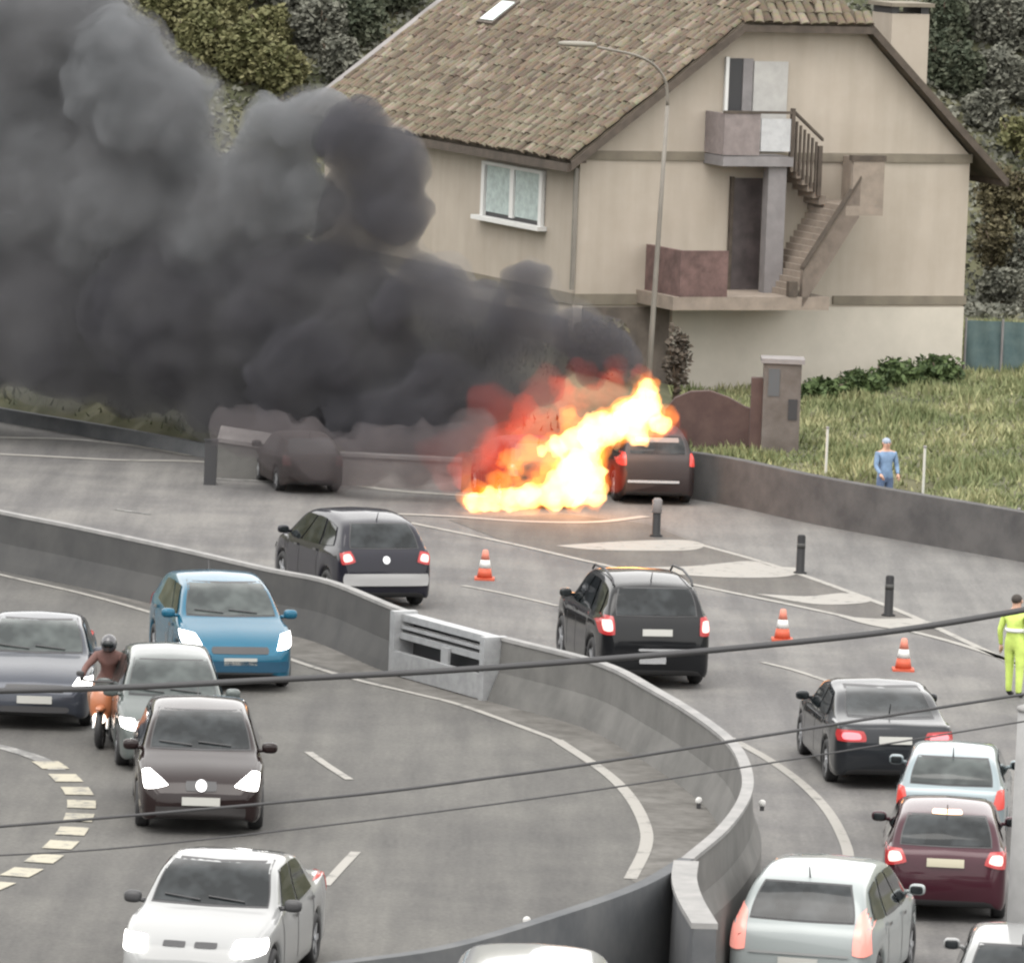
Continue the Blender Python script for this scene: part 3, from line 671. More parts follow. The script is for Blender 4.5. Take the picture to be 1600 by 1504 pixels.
# thin posts of the wire fence on the bank
for px in (1290, 1442, 1592):
    py = 735 + (px - 1240) * .19; b = PY(px, py, edge_y(PY(px, py, 150).x) + 1.25); zz = ground_z(b.x, b.y)
    e = empty('fence_post', (b.x, b.y, zz), 0, 'thin pale wire-fence post on the grass bank above the dark wall', 'post', 'thin posts on the grass bank')
    MB().tube([(0, 0, -.3), (0, 0, 1.0)], .028, 8).build('shaft', mat('pale_post', (.42, .42, .38), .7), e); MB().ell((0, 0, 1.0), (.04, .04, .03)).build('cap', M_GREYP, e)
def bollard(px, py, label, band=False):
    e = empty('bollard', P(px, py), 0, label, 'bollard', 'flexible bollards along the gore')
    h = .76
    MB().lathe([(.13, 0), (.13, .03), (.085, .05), (.08, h - .03), (.06, h)], 18).build('post', mat('bollard_black', (.010, .010, .011), .6, spec=.3), e, True)
    MB().lathe([(.084, .5), (.084, .6)], 18).build('band', mat('dull_band', (.03, .03, .028), .6), e, True)
    if band: MB().lathe([(.09, h - .28), (.10, h - .26), (.10, h - .02), (.06, h + .02)], 18).build('sleeve', mat('pale_sleeve', (0.1271, 0.115, 0.1119), .6), e, True)
bollard(1025, 838, 'black bollard with a pale sleeve beside the burning cars', True)
bollard(1250, 896, 'plain black bollard at the tip of the painted islands, between two bollards')
bollard(1388, 962, 'plain black bollard farthest from the fire, beside the pale ramp')
def cone(px, py, label):
    e = empty('traffic_cone', P(px, py), 0, label, 'traffic cone', 'traffic cones along the lane')
    MO = mat('cone_orange', (0.45, 0.078, 0.036), .6)
    MB().box(-.19, .19, -.19, .19, 0, .04).build('base', MO, e)
    MB().lathe([(.15, .041), (.115, .22)], 18).build('body', MO, e, True); MB().lathe([(.117, .222), (.085, .38)], 18).build('reflective_band', M_WHITE, e, True)
    MB().lathe([(.085, .382), (.05, .56), (.03, .57)], 18).build('tip', mat('cone_tip', (0.574, 0.196, 0.14), .6), e, True)
cone(757, 905, 'orange traffic cone with white band on the dashed line beyond the silver-bumpered car')
cone(1222, 1000, 'orange traffic cone with white band right of the black off-roader')
cone(1411, 1047, 'orange traffic cone with white band just beyond the dark coupe')
# dark marker post and pale wall behind the smoke
e = empty('marker_post', P(328, 757), 0, 'black square post on the road edge under the smoke', 'post')
MB().box(-.13, .13, -.09, .09, 0, .92).build('shaft', M_PLAST, e); MB().box(-.15, .15, -.11, .11, .922, .97).build('cap', M_DARK, e)
e = empty('pale_wall', P(335, 744), 0, 'low pale concrete wall under the smoke beside the black post', 'wall')
for (xa, ya, ta, xb, yb, tb) in ((338, 746, 690, 445, 752, 706),):
    p0, p1 = P(xa, ya), P(xb, yb); b0_ = P(335, 744); za = PY(xa, ta, p0.y).z; zb_ = PY(xb, tb, p1.y).z
    mb = MB(); mb.v = [p0 - b0_, p1 - b0_, p1 - b0_ + Vector((0, .3, 0)), p0 - b0_ + Vector((0, .3, 0))]; mb.v += [mb.v[0] + Vector((0, 0, za)), mb.v[1] + Vector((0, 0, zb_)), mb.v[2] + Vector((0, 0, zb_)), mb.v[3] + Vector((0, 0, za))]
    mb.f = [(0, 1, 5, 4), (1, 2, 6, 5), (2, 3, 7, 6), (3, 0, 4, 7), (4, 5, 6, 7)]; mb.build('wall', M_CONC, e)
    mb2 = MB(); mb2.v = [p + Vector((0, -.05, .005)) for p in mb.v[4:6]] + [p + Vector((0, 1.2, .12)) for p in mb.v[6:]]; mb2.quadbox(*mb2.v[:4], (0, 0, .08)); mb2.v = mb2.v[4:]; mb2.f = [tuple(i - 4 for i in t) for t in mb2.f]; mb2.build('slab_top', M_PALE, e)
b0_ = P(600, 764)
e = empty('pale_parapet', b0_, 0, 'pinkish pale parapet at the foot of the smoke left of the flames', 'wall')
p0, p1 = P(530, 758) - b0_, P(720, 768) - b0_
MB().quadbox(p0, p1, p1 + Vector((0, .3, 0)), p0 + Vector((0, .3, 0)), (0, 0, .62)).build('wall', M_PALE, e)
MB().quadbox(p0 + Vector((0, -.05, .622)), p1 + Vector((0, -.05, .622)), p1 + Vector((0, .35, .622)), p0 + Vector((0, .35, .622)), (0, 0, .07)).build('coping', M_PALE, e)
# utility pole at the right edge of the view
pb = P(1600, 1620)
e = empty('concrete_pole', pb, 0, 'pale round concrete pole standing beside the dark red hatchback', 'pole')
zt_ = PY(1600, 1110, pb.y).z
MB().tube([(0, 0, -.2), (0, 0, zt_ * .5), (0, 0, zt_)], .30, 20, .27).build('shaft', mat('pole_concrete', (.21, .21, .208), .85, var=.12, scale=2), e, True)
MB().lathe([(.28, zt_ + .001), (.28, zt_ + .05), (.16, zt_ + .09)], 20).build('cap', M_COPE, e, True)
# overhead cables
def cable(label, pix, Y, r, ext=26):
    pts = catmull([PY(x, y, Y) for x, y in pix], 8)
    d0 = (pts[0] - pts[1]).normalized(); d1 = (pts[-1] - pts[-2]).normalized(); n_ = 12
    pts = [pts[0] + d0 * ext * (n_ - k) / n_ + Vector((0, 0, 1.6)) * ((n_ - k) / n_) ** 2 for k in range(n_)] + pts + [pts[-1] + d1 * ext * (k + 1) / n_ + Vector((0, 0, 2.2)) * ((k + 1) / n_) ** 2 for k in range(n_)]
    c = pts; o = c[0].copy(); ob = MB().tube([p - o for p in c], r, 8).build('overhead_cable', M_CABLE, None, True); ob.location = o
    tag(ob, label, 'cable')
cable('thick black overhead cable passing the person in yellow', ((-40, 1080), (180, 1074), (380, 1064), (700, 1047), (960, 1028), (1150, 1012), (1400, 985), (1640, 946)), 48, .021)
cable('middle overhead cable, thinner, passing over the bumper of the maroon hatchback', ((-40, 1294), (200, 1274), (560, 1241), (800, 1210), (960, 1187), (1200, 1148), (1450, 1108), (1640, 1078)), 50, .0105, 40)
cable('lowest and thinnest overhead cable passing just above the white saloon', ((-40, 1338), (200, 1323), (560, 1283), (900, 1238), (1200, 1192), (1640, 1120)), 50, .006, 40)

# ------------------------------------------------------------------ vegetation
def leaf_mat(name, c1, c2, c3=None, scale=.9):
    m, nt, b = nodes_of(name); N = nt.nodes.new; L = nt.links.new
    tc = N('ShaderNodeTexCoord'); n = N('ShaderNodeTexNoise'); n.inputs['Scale'].default_value = scale; n.inputs['Detail'].default_value = 4
    ge = N('ShaderNodeNewGeometry'); ad = N('ShaderNodeMath'); ad.operation = 'MULTIPLY_ADD'; ad.inputs[1].default_value = .35; ad.inputs[2].default_value = -.17
    L(ge.outputs['Random Per Island'], ad.inputs[0]); a2_ = N('ShaderNodeMath'); a2_.operation = 'ADD'; L(ad.outputs[0], a2_.inputs[0]); L(n.outputs['Fac'], a2_.inputs[1])
    L(tc.outputs['Object'], n.inputs['Vector'])
    r = N('ShaderNodeValToRGB'); e = r.color_ramp.elements; e[0].position = .3; e[1].position = .7; e[0].color = (*c1, 1); e[1].color = (*c2, 1)
    if c3: x = e.new(.62); x.color = (*c3, 1)
    L(a2_.outputs[0], r.inputs['Fac']); L(r.outputs[0], b.inputs['Base Color']); b.inputs['Roughness'].default_value = .7; b.inputs['Specular IOR Level'].default_value = .25
    MATS[name] = m; return m
LF_OLIVE = leaf_mat('olive_leaves', (0.07279, 0.07638, 0.0306), (0.1799, 0.1697, 0.0867), (0.1371, 0.1315, 0.0612))
LF_DARK = leaf_mat('dark_leaves', (0.0357, 0.0459, 0.02856), (0.0867, 0.09384, 0.06324))
LF_GREY = leaf_mat('grey_leaves', (0.07313, 0.07556, 0.06094), (0.1585, 0.1585, 0.128))
LF_DRY = leaf_mat('dry_twigs', (0.051, 0.0441, 0.024), (0.1173, 0.1029, 0.0576))
LF_GRASS = leaf_mat('grass_blades', (0.108, 0.133, 0.05689), (0.2916, 0.2857, 0.1517), (0.1944, 0.2068, 0.1011), .55)
LF_IVY = leaf_mat('ivy_leaves', (.03, .05, .02), (.085, .12, .045))
def leaves(n, rad, size, rng, gap=.0, spiky=0):
    v, f = [], []
    while len(f) < n:
        d = Vector((rng.gauss(0, 1), rng.gauss(0, 1), rng.gauss(0, 1))).normalized(); r = rng.random() ** .4
        lump = .78 + .34 * noise.noise(d * 2.3 + Vector((rad[0] * 9, rad[2] * 7, 0)))
        p = Vector((d.x * rad[0], d.y * rad[1], d.z * rad[2])) * r * lump
        if noise.noise(p * 1.6 + Vector((5, rad[0], 2))) < -.22 + gap: continue
        s = size * rng.uniform(.5, 1.35); u = Vector((rng.gauss(0, 1), rng.gauss(0, 1), rng.gauss(0, .6))).normalized()
        w = u.cross(Vector((rng.gauss(0, 1), rng.gauss(0, 1), rng.gauss(0, 1)))).normalized()
        k = len(v); v += [p - u * s, p + w * s * .55, p + u * s, p - w * s * .55]; f.append((k, k + 1, k + 2, k + 3))
    return v, f
def bush(name, px, py, Y, rpx, rpy, m, n, label, cat, group=None, size=.16, seed=0):
    if Y > 189:                            # on the open slope: stand where the sight line meets the ground
        Y = 186.0
        while Y < 215:
            q = PY(px, py + rpy * .55, Y)
            if ground_z(q.x, q.y) >= q.z: break
            Y += .25
        Y -= .4
    rng = random.Random(seed + px); c = PY(px, py, Y); sc_ = pxm(Y); rx, rz = rpx / sc_, rpy / sc_
    gz = ground_z(c.x, c.y)
    if name == 'ivy_clump': c.z = gz + rz * .45
    e = empty(name, (c.x, c.y, gz), 0, label, cat, group)
    v, f = leaves(n, (rx, rx * .8, rz), size, rng); h = c.z - gz
    obj('crown', [p + Vector((0, 0, h)) for p in v], f, m, e)
    mb = MB(); mb.tube([(0, 0, -.4), (.05 * rx, .02, h * .5), (.1 * rx, 0, h + rz * .3)], .10, 8, .03)
    for k in range(5):
        a = rng.uniform(0, 6.28); mb.tube([(0, 0, max(.0, h * .4)), (math.cos(a) * rx * .4, math.sin(a) * rx * .3, h + rz * .05), (math.cos(a) * rx * .7, math.sin(a) * rx * .5, h + rz * rng.uniform(.1, .5))], .05, 6, .012)
    mb.build('trunk', M_WOOD, e, True)
G1 = 'bushes on the hillside behind the smoke'
for i, (x, y, Y, rx, ry) in enumerate(((255, 10, 196, 70, 60), (320, 60, 195, 62, 62), (385, 85, 194.5, 60, 62), (440, 110, 194, 55, 50), (345, 5, 197, 60, 45), (420, 45, 196, 50, 45))):
    bush('olive_bush', x, y, Y, rx, ry, LF_OLIVE, 3600, 'yellow-green bush on the hillside between smoke and roof', 'bush', G1, .085, i)
for i, (x, y, Y, rx, ry) in enumerate(((500, 40, 198, 60, 55), (560, 30, 198, 60, 55), (470, -5, 200, 60, 45), (620, -15, 199, 60, 40), (530, 90, 196, 40, 45), (400, -30, 200, 70, 40))):
    bush('dark_tree', x, y, Y, rx, ry, LF_DARK if i % 2 else LF_GREY, 3600, ('dark green tree' if i % 2 else 'dull grey tree') + ' on the slope behind the left edge of the roof', 'tree', ('dark' if i % 2 else 'grey') + ' trees left of the roof', .085, i + 20)
for i, (x, y, Y, rx, ry) in enumerate(((1475, 30, 198, 50, 60), (1540, 20, 199, 60, 60), (1600, 40, 198, 55, 60), (1500, 110, 197, 50, 55), (1560, 120, 196, 55, 55), (1620, 130, 196, 50, 55), (1470, 90, 199, 40, 60), (1540, 170, 194, 45, 40))):
    bush('hill_tree', x, y, Y, rx, ry, LF_GREY if i % 3 else LF_DARK, 3600, ('dull grey-green tree' if i % 3 else 'dark green tree') + ' on the hillside behind the chimney', 'tree', ('grey' if i % 3 else 'dark') + ' trees behind the chimney', .085, i + 40)
for i, (x, y, Y, rx, ry) in enumerate(((1590, 210, 191, 40, 40), (1625, 235, 190, 40, 36))):
    bush('pale_bush', x, y, Y, rx, ry, LF_OLIVE, 900, 'pale yellow-green bush beyond the right end of the eaves', 'bush', 'pale bushes by the eaves', .08, i + 60)
for i, (x, y, Y, rx, ry) in enumerate(((1560, 300, 187, 45, 55), (1610, 310, 187, 45, 60), (1555, 380, 186, 42, 55), (1605, 400, 186, 45, 55), (1565, 445, 185, 45, 35), (1650, 350, 187, 45, 70))):
    bush('dry_shrub', x, y, Y, rx, ry, LF_DRY if i < 3 else LF_GREY, 2600, ('brown dry shrub' if i < 3 else 'grey-green shrub') + ' standing right of the house wall', 'shrub', ('dry brown' if i < 3 else 'grey') + ' shrubs beside the house', .07, i + 70)
for i, (x, y, Y, rx, ry) in enumerate(((1285, 600, 164.9, 48, 26), (1345, 588, 165.9, 52, 30), (1405, 578, 166.9, 50, 34), (1465, 580, 167.8, 48, 32))):
    bush('ivy_clump', x, y, Y, rx, ry, LF_IVY, 1500, 'dark green weeds growing against the foot of the house', 'bush', 'weeds along the house foot', .08, i + 90)
bush('brown_shrub', 935, 545, 162.6, 70, 62, LF_DRY, 1500, 'brown withered shrub before the house corner behind the flames', 'shrub', None, .09, 120)
bush('creeper', 1058, 560, 162.2, 26, 62, mat('creeper_leaves', (0.084, 0.069, 0.054), .9, var=.35, scale=3), 700, 'brown withered creeper beside the slim lamp post', 'shrub', None, .08, 123)
# undergrowth on the hill and the grass of the bank
def scatter(name, n, region, m, size, up_=False, seed=1):
    rng = random.Random(seed); v, f = [], []
    x0, x1, y0, y1 = region
    for _ in range(n):
        x = rng.uniform(x0, x1); y = rng.uniform(y0, y1)
        if y - edge_y(x) < .3: continue
        w_ = Vector((x, y, 0)) - O; a_, b_ = w_.dot(A), w_.dot(B)
        if -.2 < a_ < a1 + .2 and -.1 < b_ < LB: continue
        z = ground_z(x, y); k = len(v)
        if up_:
            t = .55 + .75 * noise.noise((x * .9, y * .35, 4)); s = size * rng.uniform(.5, 1.3) * max(.25, t + .3)
            a = rng.uniform(0, 6.28); d = Vector((math.cos(a), math.sin(a), 0)); l = Vector((rng.gauss(0, .35), rng.gauss(0, .35), 1)) * s
            p = Vector((x, y, z - .03)); v += [p - d * .035, p + d * .035, p + l]; f.append((k, k + 1, k + 2))
        else:
            p = Vector((x, y, z + rng.uniform(0, size * 2))); s = size * rng.uniform(.5, 1.4)
            u = Vector((rng.gauss(0, 1), rng.gauss(0, 1), rng.gauss(0, .8))).normalized(); w = u.cross(Vector((rng.gauss(0, 1), rng.gauss(0, 1), rng.gauss(0, 1)))).normalized()
            v += [p - u * s, p + w * s * .6, p + u * s, p - w * s * .6]; f.append((k, k + 1, k + 2, k + 3))
    return obj(name, v, f, m)
tag(scatter('undergrowth', 90000, (-30, 9, 185, 212), LF_GREY, .095, seed=3), 'grey-green undergrowth covering the hillside left of the roof', 'undergrowth', kind='stuff')
tag(scatter('undergrowth', 46000, (9, 27, 182, 212), LF_GREY, .095, seed=4), 'grey-green undergrowth covering the hillside right of the house', 'undergrowth', kind='stuff')
tag(scatter('grass', 60000, (3.5, 14.5, 144, 181), LF_GRASS, .22, True, 5), 'rough green grass on the bank above the dark roadside wall', 'grass', kind='stuff')
tag(scatter('verge_grass', 9000, (-22, 1.0, 158, 176), leaf_mat('dull_grass', (.07, .08, .045), (.15, .16, .10), None, .5), .2, True, 6), 'dull grass on the bank below the smoke', 'grass', kind='stuff')

# ------------------------------------------------------------------ cars
def pchip(tab):
    xs = [t for t, _ in tab]; ys = [z for _, z in tab]; n = len(xs)
    h = [xs[i + 1] - xs[i] for i in range(n - 1)]; dl = [(ys[i + 1] - ys[i]) / h[i] for i in range(n - 1)]
    d = [dl[0]] + [0 if dl[i - 1] * dl[i] <= 0 else (3 * (h[i - 1] + h[i])) / ((2 * h[i] + h[i - 1]) / dl[i - 1] + (h[i] + 2 * h[i - 1]) / dl[i]) for i in range(1, n - 1)] + [dl[-1]]
    def fn(x):
        x = max(xs[0], min(xs[-1], x)); i = 0
        while i < n - 2 and x > xs[i + 1]: i += 1
        t = (x - xs[i]) / h[i]; t2, t3 = t * t, t ** 3
        return (2 * t3 - 3 * t2 + 1) * ys[i] + (t3 - 2 * t2 + t) * h[i] * d[i] + (-2 * t3 + 3 * t2) * ys[i + 1] + (t3 - t2) * h[i] * d[i + 1]
    return fn
# centre-line profiles, rear (0) to front (1); heights in metres for the nominal car
KIND = {
 'hatch': dict(L=3.9, W=1.68, Hh=1.46, top=[(0, .56), (.008, .80), (.022, .95), (.05, 1.03), (.085, 1.17), (.135, 1.335), (.19, 1.395), (.38, 1.46), (.54, 1.405), (.60, 1.35), (.745, .98), (.80, .925), (.92, .80), (.972, .69), (1, .54)],
   belt=(.96, .86), ws=(1.00, 1.345, .60, .485), rg=(1.055, 1.325, .56, .46), sw=[((.60, .91), (.685, .94), (.555, 1.335), (.44, 1.34)), ((.22, .985), (.585, .915), (.425, 1.345), (.26, 1.315))], wb=(.19, .80), wr=.30),
 'sedan': dict(L=4.2, W=1.68, Hh=1.42, top=[(0, .58), (.008, .82), (.02, .93), (.05, .985), (.16, 1.005), (.20, 1.05), (.315, 1.345), (.38, 1.38), (.46, 1.42), (.55, 1.38), (.60, 1.34), (.725, .975), (.78, .925), (.92, .80), (.975, .69), (1, .53)],
   belt=(.94, .86), ws=(.995, 1.325, .60, .50), rg=(1.05, 1.31, .56, .47), sw=[((.50, .90), (.665, .93), (.56, 1.31), (.455, 1.325)), ((.27, .94), (.485, .905), (.44, 1.325), (.335, 1.30))], wb=(.20, .805), wr=.30),
 'coupe': dict(L=4.5, W=1.84, Hh=1.38, top=[(0, .60), (.008, .84), (.025, .96), (.09, 1.00), (.15, 1.05), (.30, 1.315), (.38, 1.35), (.46, 1.385), (.54, 1.345), (.59, 1.30), (.71, .98), (.76, .93), (.92, .80), (.975, .68), (1, .52)],
   belt=(.95, .87), ws=(.99, 1.29, .64, .52), rg=(1.06, 1.30, .60, .50), sw=[((.46, .90), (.655, .935), (.55, 1.27), (.42, 1.30)), ((.25, .965), (.445, .905), (.405, 1.30), (.31, 1.26))], wb=(.20, .81), wr=.32),
 'suv': dict(L=4.4, W=1.82, Hh=1.72, top=[(0, .66), (.008, .98), (.025, 1.14), (.045, 1.24), (.07, 1.45), (.10, 1.585), (.15, 1.645), (.32, 1.72), (.48, 1.69), (.55, 1.63), (.685, 1.19), (.73, 1.125), (.92, 1.03), (.975, .90), (1, .66)],
   belt=(1.12, 1.05), ws=(1.21, 1.605, .66, .56), rg=(1.20, 1.53, .60, .52), sw=[((.50, 1.09), (.63, 1.13), (.525, 1.58), (.40, 1.60)), ((.28, 1.12), (.485, 1.095), (.385, 1.60), (.29, 1.59)), ((.12, 1.15), (.26, 1.125), (.27, 1.575), (.135, 1.52))], wb=(.20, .805), wr=.36),
 'mpv': dict(L=4.4, W=1.83, Hh=1.64, top=[(0, .58), (.008, .84), (.022, 1.0), (.05, 1.12), (.085, 1.34), (.125, 1.495), (.18, 1.565), (.36, 1.64), (.54, 1.585), (.62, 1.50), (.79, 1.04), (.84, .97), (.93, .84), (.975, .72), (1, .55)],
   belt=(1.05, .95), ws=(1.08, 1.48, .66, .54), rg=(1.13, 1.465, .60, .48), sw=[((.56, .99), (.72, 1.03), (.585, 1.47), (.45, 1.50)), ((.30, 1.03), (.545, .995), (.435, 1.505), (.32, 1.50)), ((.13, 1.10), (.28, 1.035), (.30, 1.49), (.17, 1.42))], wb=(.18, .80), wr=.32),
 'van': dict(L=4.9, W=1.95, Hh=2.2, top=[(0, .7), (.006, 1.2), (.014, 1.7), (.03, 2.05), (.06, 2.16), (.3, 2.2), (.62, 2.18), (.70, 2.08), (.86, 1.28), (.90, 1.18), (.96, 1.05), (.985, .9), (1, .62)],
   belt=(1.2, 1.15), ws=(1.30, 1.98, .74, .66), rg=(1.35, 1.95, .66, .62), sw=[((.62, 1.22), (.80, 1.24), (.70, 1.92), (.62, 1.95))], wb=(.20, .80), wr=.33),
}
for K_ in KIND.values():
    a_, b_, c_, d_ = K_['ws']; K_['ws'] = (a_ - .005, b_ + .04, c_ + .06, d_ + .055)
    a_, b_, c_, d_ = K_['rg']; K_['rg'] = (a_ - .03, b_ + .035, c_ + .06, d_ + .06)
WP = pchip([(0, .78), (.010, .87), (.035, .95), (.11, .985), (.3, 1), (.68, 1), (.86, .965), (.945, .905), (.98, .835), (1, .70)])
def car(name, label, kind, px, py, zg, yaw, near, paint, s=1.0, L=None, W=None, Hh=None, glass=M_GLASS, head=M_HEADD, tail=M_TAIL, hl=None, tl=None, grille=None, plate=M_PLATE, emblem=None, mirrors=None, group='cars in the queues on the two carriageways',
        bumper=None, third=None, roofrails=False, extra=None, lower=M_PLAST, sidew=True):
    K = KIND[kind]; L = (L or K['L']) * s; W = (W or K['W']) * s; kz = (Hh or K['Hh']) / K['Hh'] * s
    near_pt = P(px, py, zg); los = math.atan2(near_pt.x, near_pt.y)
    rz = yaw - los + (math.pi if near == 'front' else 0)
    fwd = Vector((-math.sin(rz), math.cos(rz), 0)); c = near_pt - fwd * (L / 2) if near == 'front' else near_pt + fwd * (L / 2)
    e = empty(name, c, rz, label, 'car', group)
    top = pchip([(t, z * kz) for t, z in K['top']]); wr = K['wr'] * s; arch = wr + .055
    wy = [L * (t - .5) for t in K['wb']]
    ts = sorted(set([0, .003, .008, .014, .022, .032, .045, .06, .08, .10] + [.10 + i * .0125 for i in range(65)] + [.92, .94, .955, .968, .978, .986, .993, .997, 1]))
    v, f, idx = [], [], []; NS = None
    for t in ts:
        y = L * (t - .5); w = W / 2 * WP(t); zt = top(t)
        fl = lerp_tab([(0, .30), (.01, .22), (.05, .185), (.95, .175), (.985, .19), (1, .25)], t) * kz
        bl = min((K['belt'][0] + (K['belt'][1] - K['belt'][0]) * t) * kz, zt - .03 * kz); bl = max(bl, fl + .1)
        zb = fl
        for q in wy:
            if abs(y - q) < arch: zb = max(zb, wr + math.sqrt(arch * arch - (y - q) ** 2))
        zb = min(zb, bl - .06); h = zt - bl; tm = .26
        ctl = [(.95 * w, zb), (.99 * w, zb + .10 * (bl - zb)), (w, zb + .42 * (bl - zb)), (.99 * w, zb + .78 * (bl - zb)), (.95 * w, bl), (.915 * w - tm * .35 * h, bl + .36 * h), (.885 * w - tm * .78 * h, bl + .80 * h), (.80 * w - tm * .92 * h, bl + .945 * h), (.48 * w - tm * .4 * h, bl + .99 * h), (0, zt + .012)]
        cs = catmull([Vector((a, b, 0)) for a, b in ctl], 3)
        half = [(0, fl + .02), (.8 * w, fl + .02)] + [(p.x, p.y) for p in cs]
        sec = [(x, z) for x, z in half] + [(-x, z) for x, z in half[-2:0:-1]]
        NS = len(sec); v += [Vector((x, y, z)) for x, z in sec]
    nh = len(half)
    for i in range(len(ts) - 1):
        for j in range(NS):
            f.append((i * NS + j, i * NS + (j + 1) % NS, (i + 1) * NS + (j + 1) % NS, (i + 1) * NS + j))
            jj = min(j, NS - 1 - j); idx.append(1 if jj < 2 or (lower is not M_PLAST and jj < 5) else 0)
    f.append(tuple(range(NS))[::-1]); idx.append(0); f.append(tuple((len(ts) - 1) * NS + j for j in range(NS))); idx.append(0)
    f = [t[::-1] for t in f]
    body = obj('body', v, f, None, e, True, [paint, lower if lower is not M_PLAST else M_BLACK], idx)
    bvh = BVHTree.FromPolygons(v, f)
    def patch(pname, c4, direction, m, off=.008, n=8, rnd=.25, parent=e, label_=None, th=0):
        """c4: four corners in the view plane (front/rear: x,z ; side: y,z), laid onto the body"""
        vv = []; ff = []
        for i in range(n + 1):
            for j in range(n + 1):
                u, w_ = 2 * i / n - 1, 2 * j / n - 1
                uu, ww = u * math.sqrt(1 - rnd * w_ * w_ / 2), w_ * math.sqrt(1 - rnd * u * u / 2); a, b = (uu + 1) / 2, (ww + 1) / 2
                q = [(1 - a) * (1 - b) * c4[0][k] + a * (1 - b) * c4[1][k] + a * b * c4[2][k] + (1 - a) * b * c4[3][k] for k in (0, 1)]
                if direction in ('front', 'rear'):
                    sg = 1 if direction == 'front' else -1; o_ = Vector((q[0], sg * (L / 2 + 1), q[1])); d_ = Vector((0, -sg, 0))
                else:
                    sg = 1 if direction == 'right' else -1; o_ = Vector((sg * (W / 2 + 1), q[0], q[1])); d_ = Vector((-sg, 0, 0))
                hitp, nrm, _, _ = bvh.ray_cast(o_, d_)
                if hitp is None: hitp = bvh.find_nearest(o_)[0]; nrm = -d_
                if nrm.dot(d_) > 0: nrm = -nrm
                vv.append(hitp + nrm * off * .5 - d_ * off)
        for i in range(n):
            for j in range(n): ff.append((i * (n + 1) + j, (i + 1) * (n + 1) + j, (i + 1) * (n + 1) + j + 1, i * (n + 1) + j + 1))
        if direction in ('rear', 'right'): ff = [t[::-1] for t in ff] if direction == 'rear' else ff
        o = obj(pname, vv, ff, m, parent, True)
        if label_: o['label'] = label_
        return o
    Wd = W / 2
    z0, z1, h0, h1 = K['ws']; ratio = W / K['W']
    seal = M_PLAST
    def q4(z0, z1, h0, h1, g=0): return [(-(h0 + g) * ratio, (z0 - g) * kz), ((h0 + g) * ratio, (z0 - g) * kz), ((h1 + g) * ratio, (z1 + g) * kz), (-(h1 + g) * ratio, (z1 + g) * kz)]
    patch('windscreen_seal', q4(z0, z1, h0, h1, .018), 'front', seal, .004, 12, .12); patch('windscreen', q4(z0, z1, h0, h1), 'front', glass, .010, 12, .12)
    z0, z1, h0, h1 = K['rg']
    patch('rear_window_seal', q4(z0, z1, h0, h1, .018), 'rear', seal, .004, 12, .15); patch('rear_window', q4(z0, z1, h0, h1), 'rear', glass, .010, 12, .15)
    for sd_ in ('left', 'right'):
        for q in K['sw'] if sidew else []:
            patch('side_window', [(L * (t - .5), z * kz) for t, z in q], sd_, glass, .010, 8, .12)
        if sidew:
            tt = [K['sw'][0][0][0], K['sw'][0][1][0] + .035] + ([K['sw'][1][0][0] + .01] if len(K['sw']) > 1 else [])
            for t in tt:
                y = L * (t - .5); patch('door_seam', [(y - .012, .30 * kz), (y + .012, .30 * kz), (y + .012, .89 * kz), (y - .012, .89 * kz)], sd_, M_PLAST, .003, 6, 0)
            for q in K['sw'][:2]:
                y = L * (q[0][0] - .5 + .012); patch('door_handle', [(y, (q[0][1] - .12) * kz), (y + .2, (q[0][1] - .12) * kz), (y + .2, (q[0][1] - .08) * kz), (y, (q[0][1] - .08) * kz)], sd_, M_PLAST, .02, 4, .5)
    # lamps (x, z corners on the right-hand half of the view, mirrored)
    for tab, dr_, m, nm in ((hl or [(.42, .60), (.74, .62), (.76, .74), (.46, .72)], 'front', head, 'headlight'), (tl or [(.56, .72), (.79, .72), (.77, .98), (.62, .98)], 'rear', tail, 'taillight')):
        for sg in (1, -1):
            q_ = [(sg * x * Wd / .84 * 1.0, z * kz) for x, z in (tab if sg > 0 else [tab[1], tab[0], tab[3], tab[2]])]
            lit = m in (M_BRAKE, M_BRAKEH)
            lens = patch(nm, q_, dr_, M_LENS if lit else m, .014, 8, .35)
            if lit:
                c_ = [sum(p[k] for p in q_) / 4 for k in (0, 1)]; patch('lamp', [((p[0] - c_[0]) * .66 + c_[0], (p[1] - c_[1]) * .62 + c_[1]) for p in q_], dr_, m, .020, 8, .6, lens)
    pz = (.50 if near == 'front' else (.80 if kind != 'sedan' else .62)) * kz
    if plate:
        zf = .40 * kz; patch('number_plate', [(-.26, zf), (.26, zf), (.26, zf + .115), (-.26, zf + .115)], 'front', plate, .02, 4, 0)
        zr_ = (extra or {}).get('plate_z', .74) * kz; patch('number_plate', [(-.26, zr_), (.26, zr_), (.26, zr_ + .115), (-.26, zr_ + .115)], 'rear', plate, .02, 4, 0)
    for g in grille or [[(-.42, .56), (.42, .56), (.42, .66), (-.42, .66)]]:
        patch('grille', [(x * ratio, z * kz) for x, z in g], 'front', M_PLAST, .007, 6, .2)
    patch('lower_grille', [(-.5 * ratio, .27 * kz), (.5 * ratio, .27 * kz), (.5 * ratio, .36 * kz), (-.5 * ratio, .36 * kz)], 'front', M_PLAST, .007, 6, .3)
    if emblem:
        dr_, z, r_, m = emblem; patch('emblem', [(-r_, (z * kz - r_)), (r_, (z * kz - r_)), (r_, z * kz + r_), (-r_, z * kz + r_)], dr_, m, .016, 6, 1)
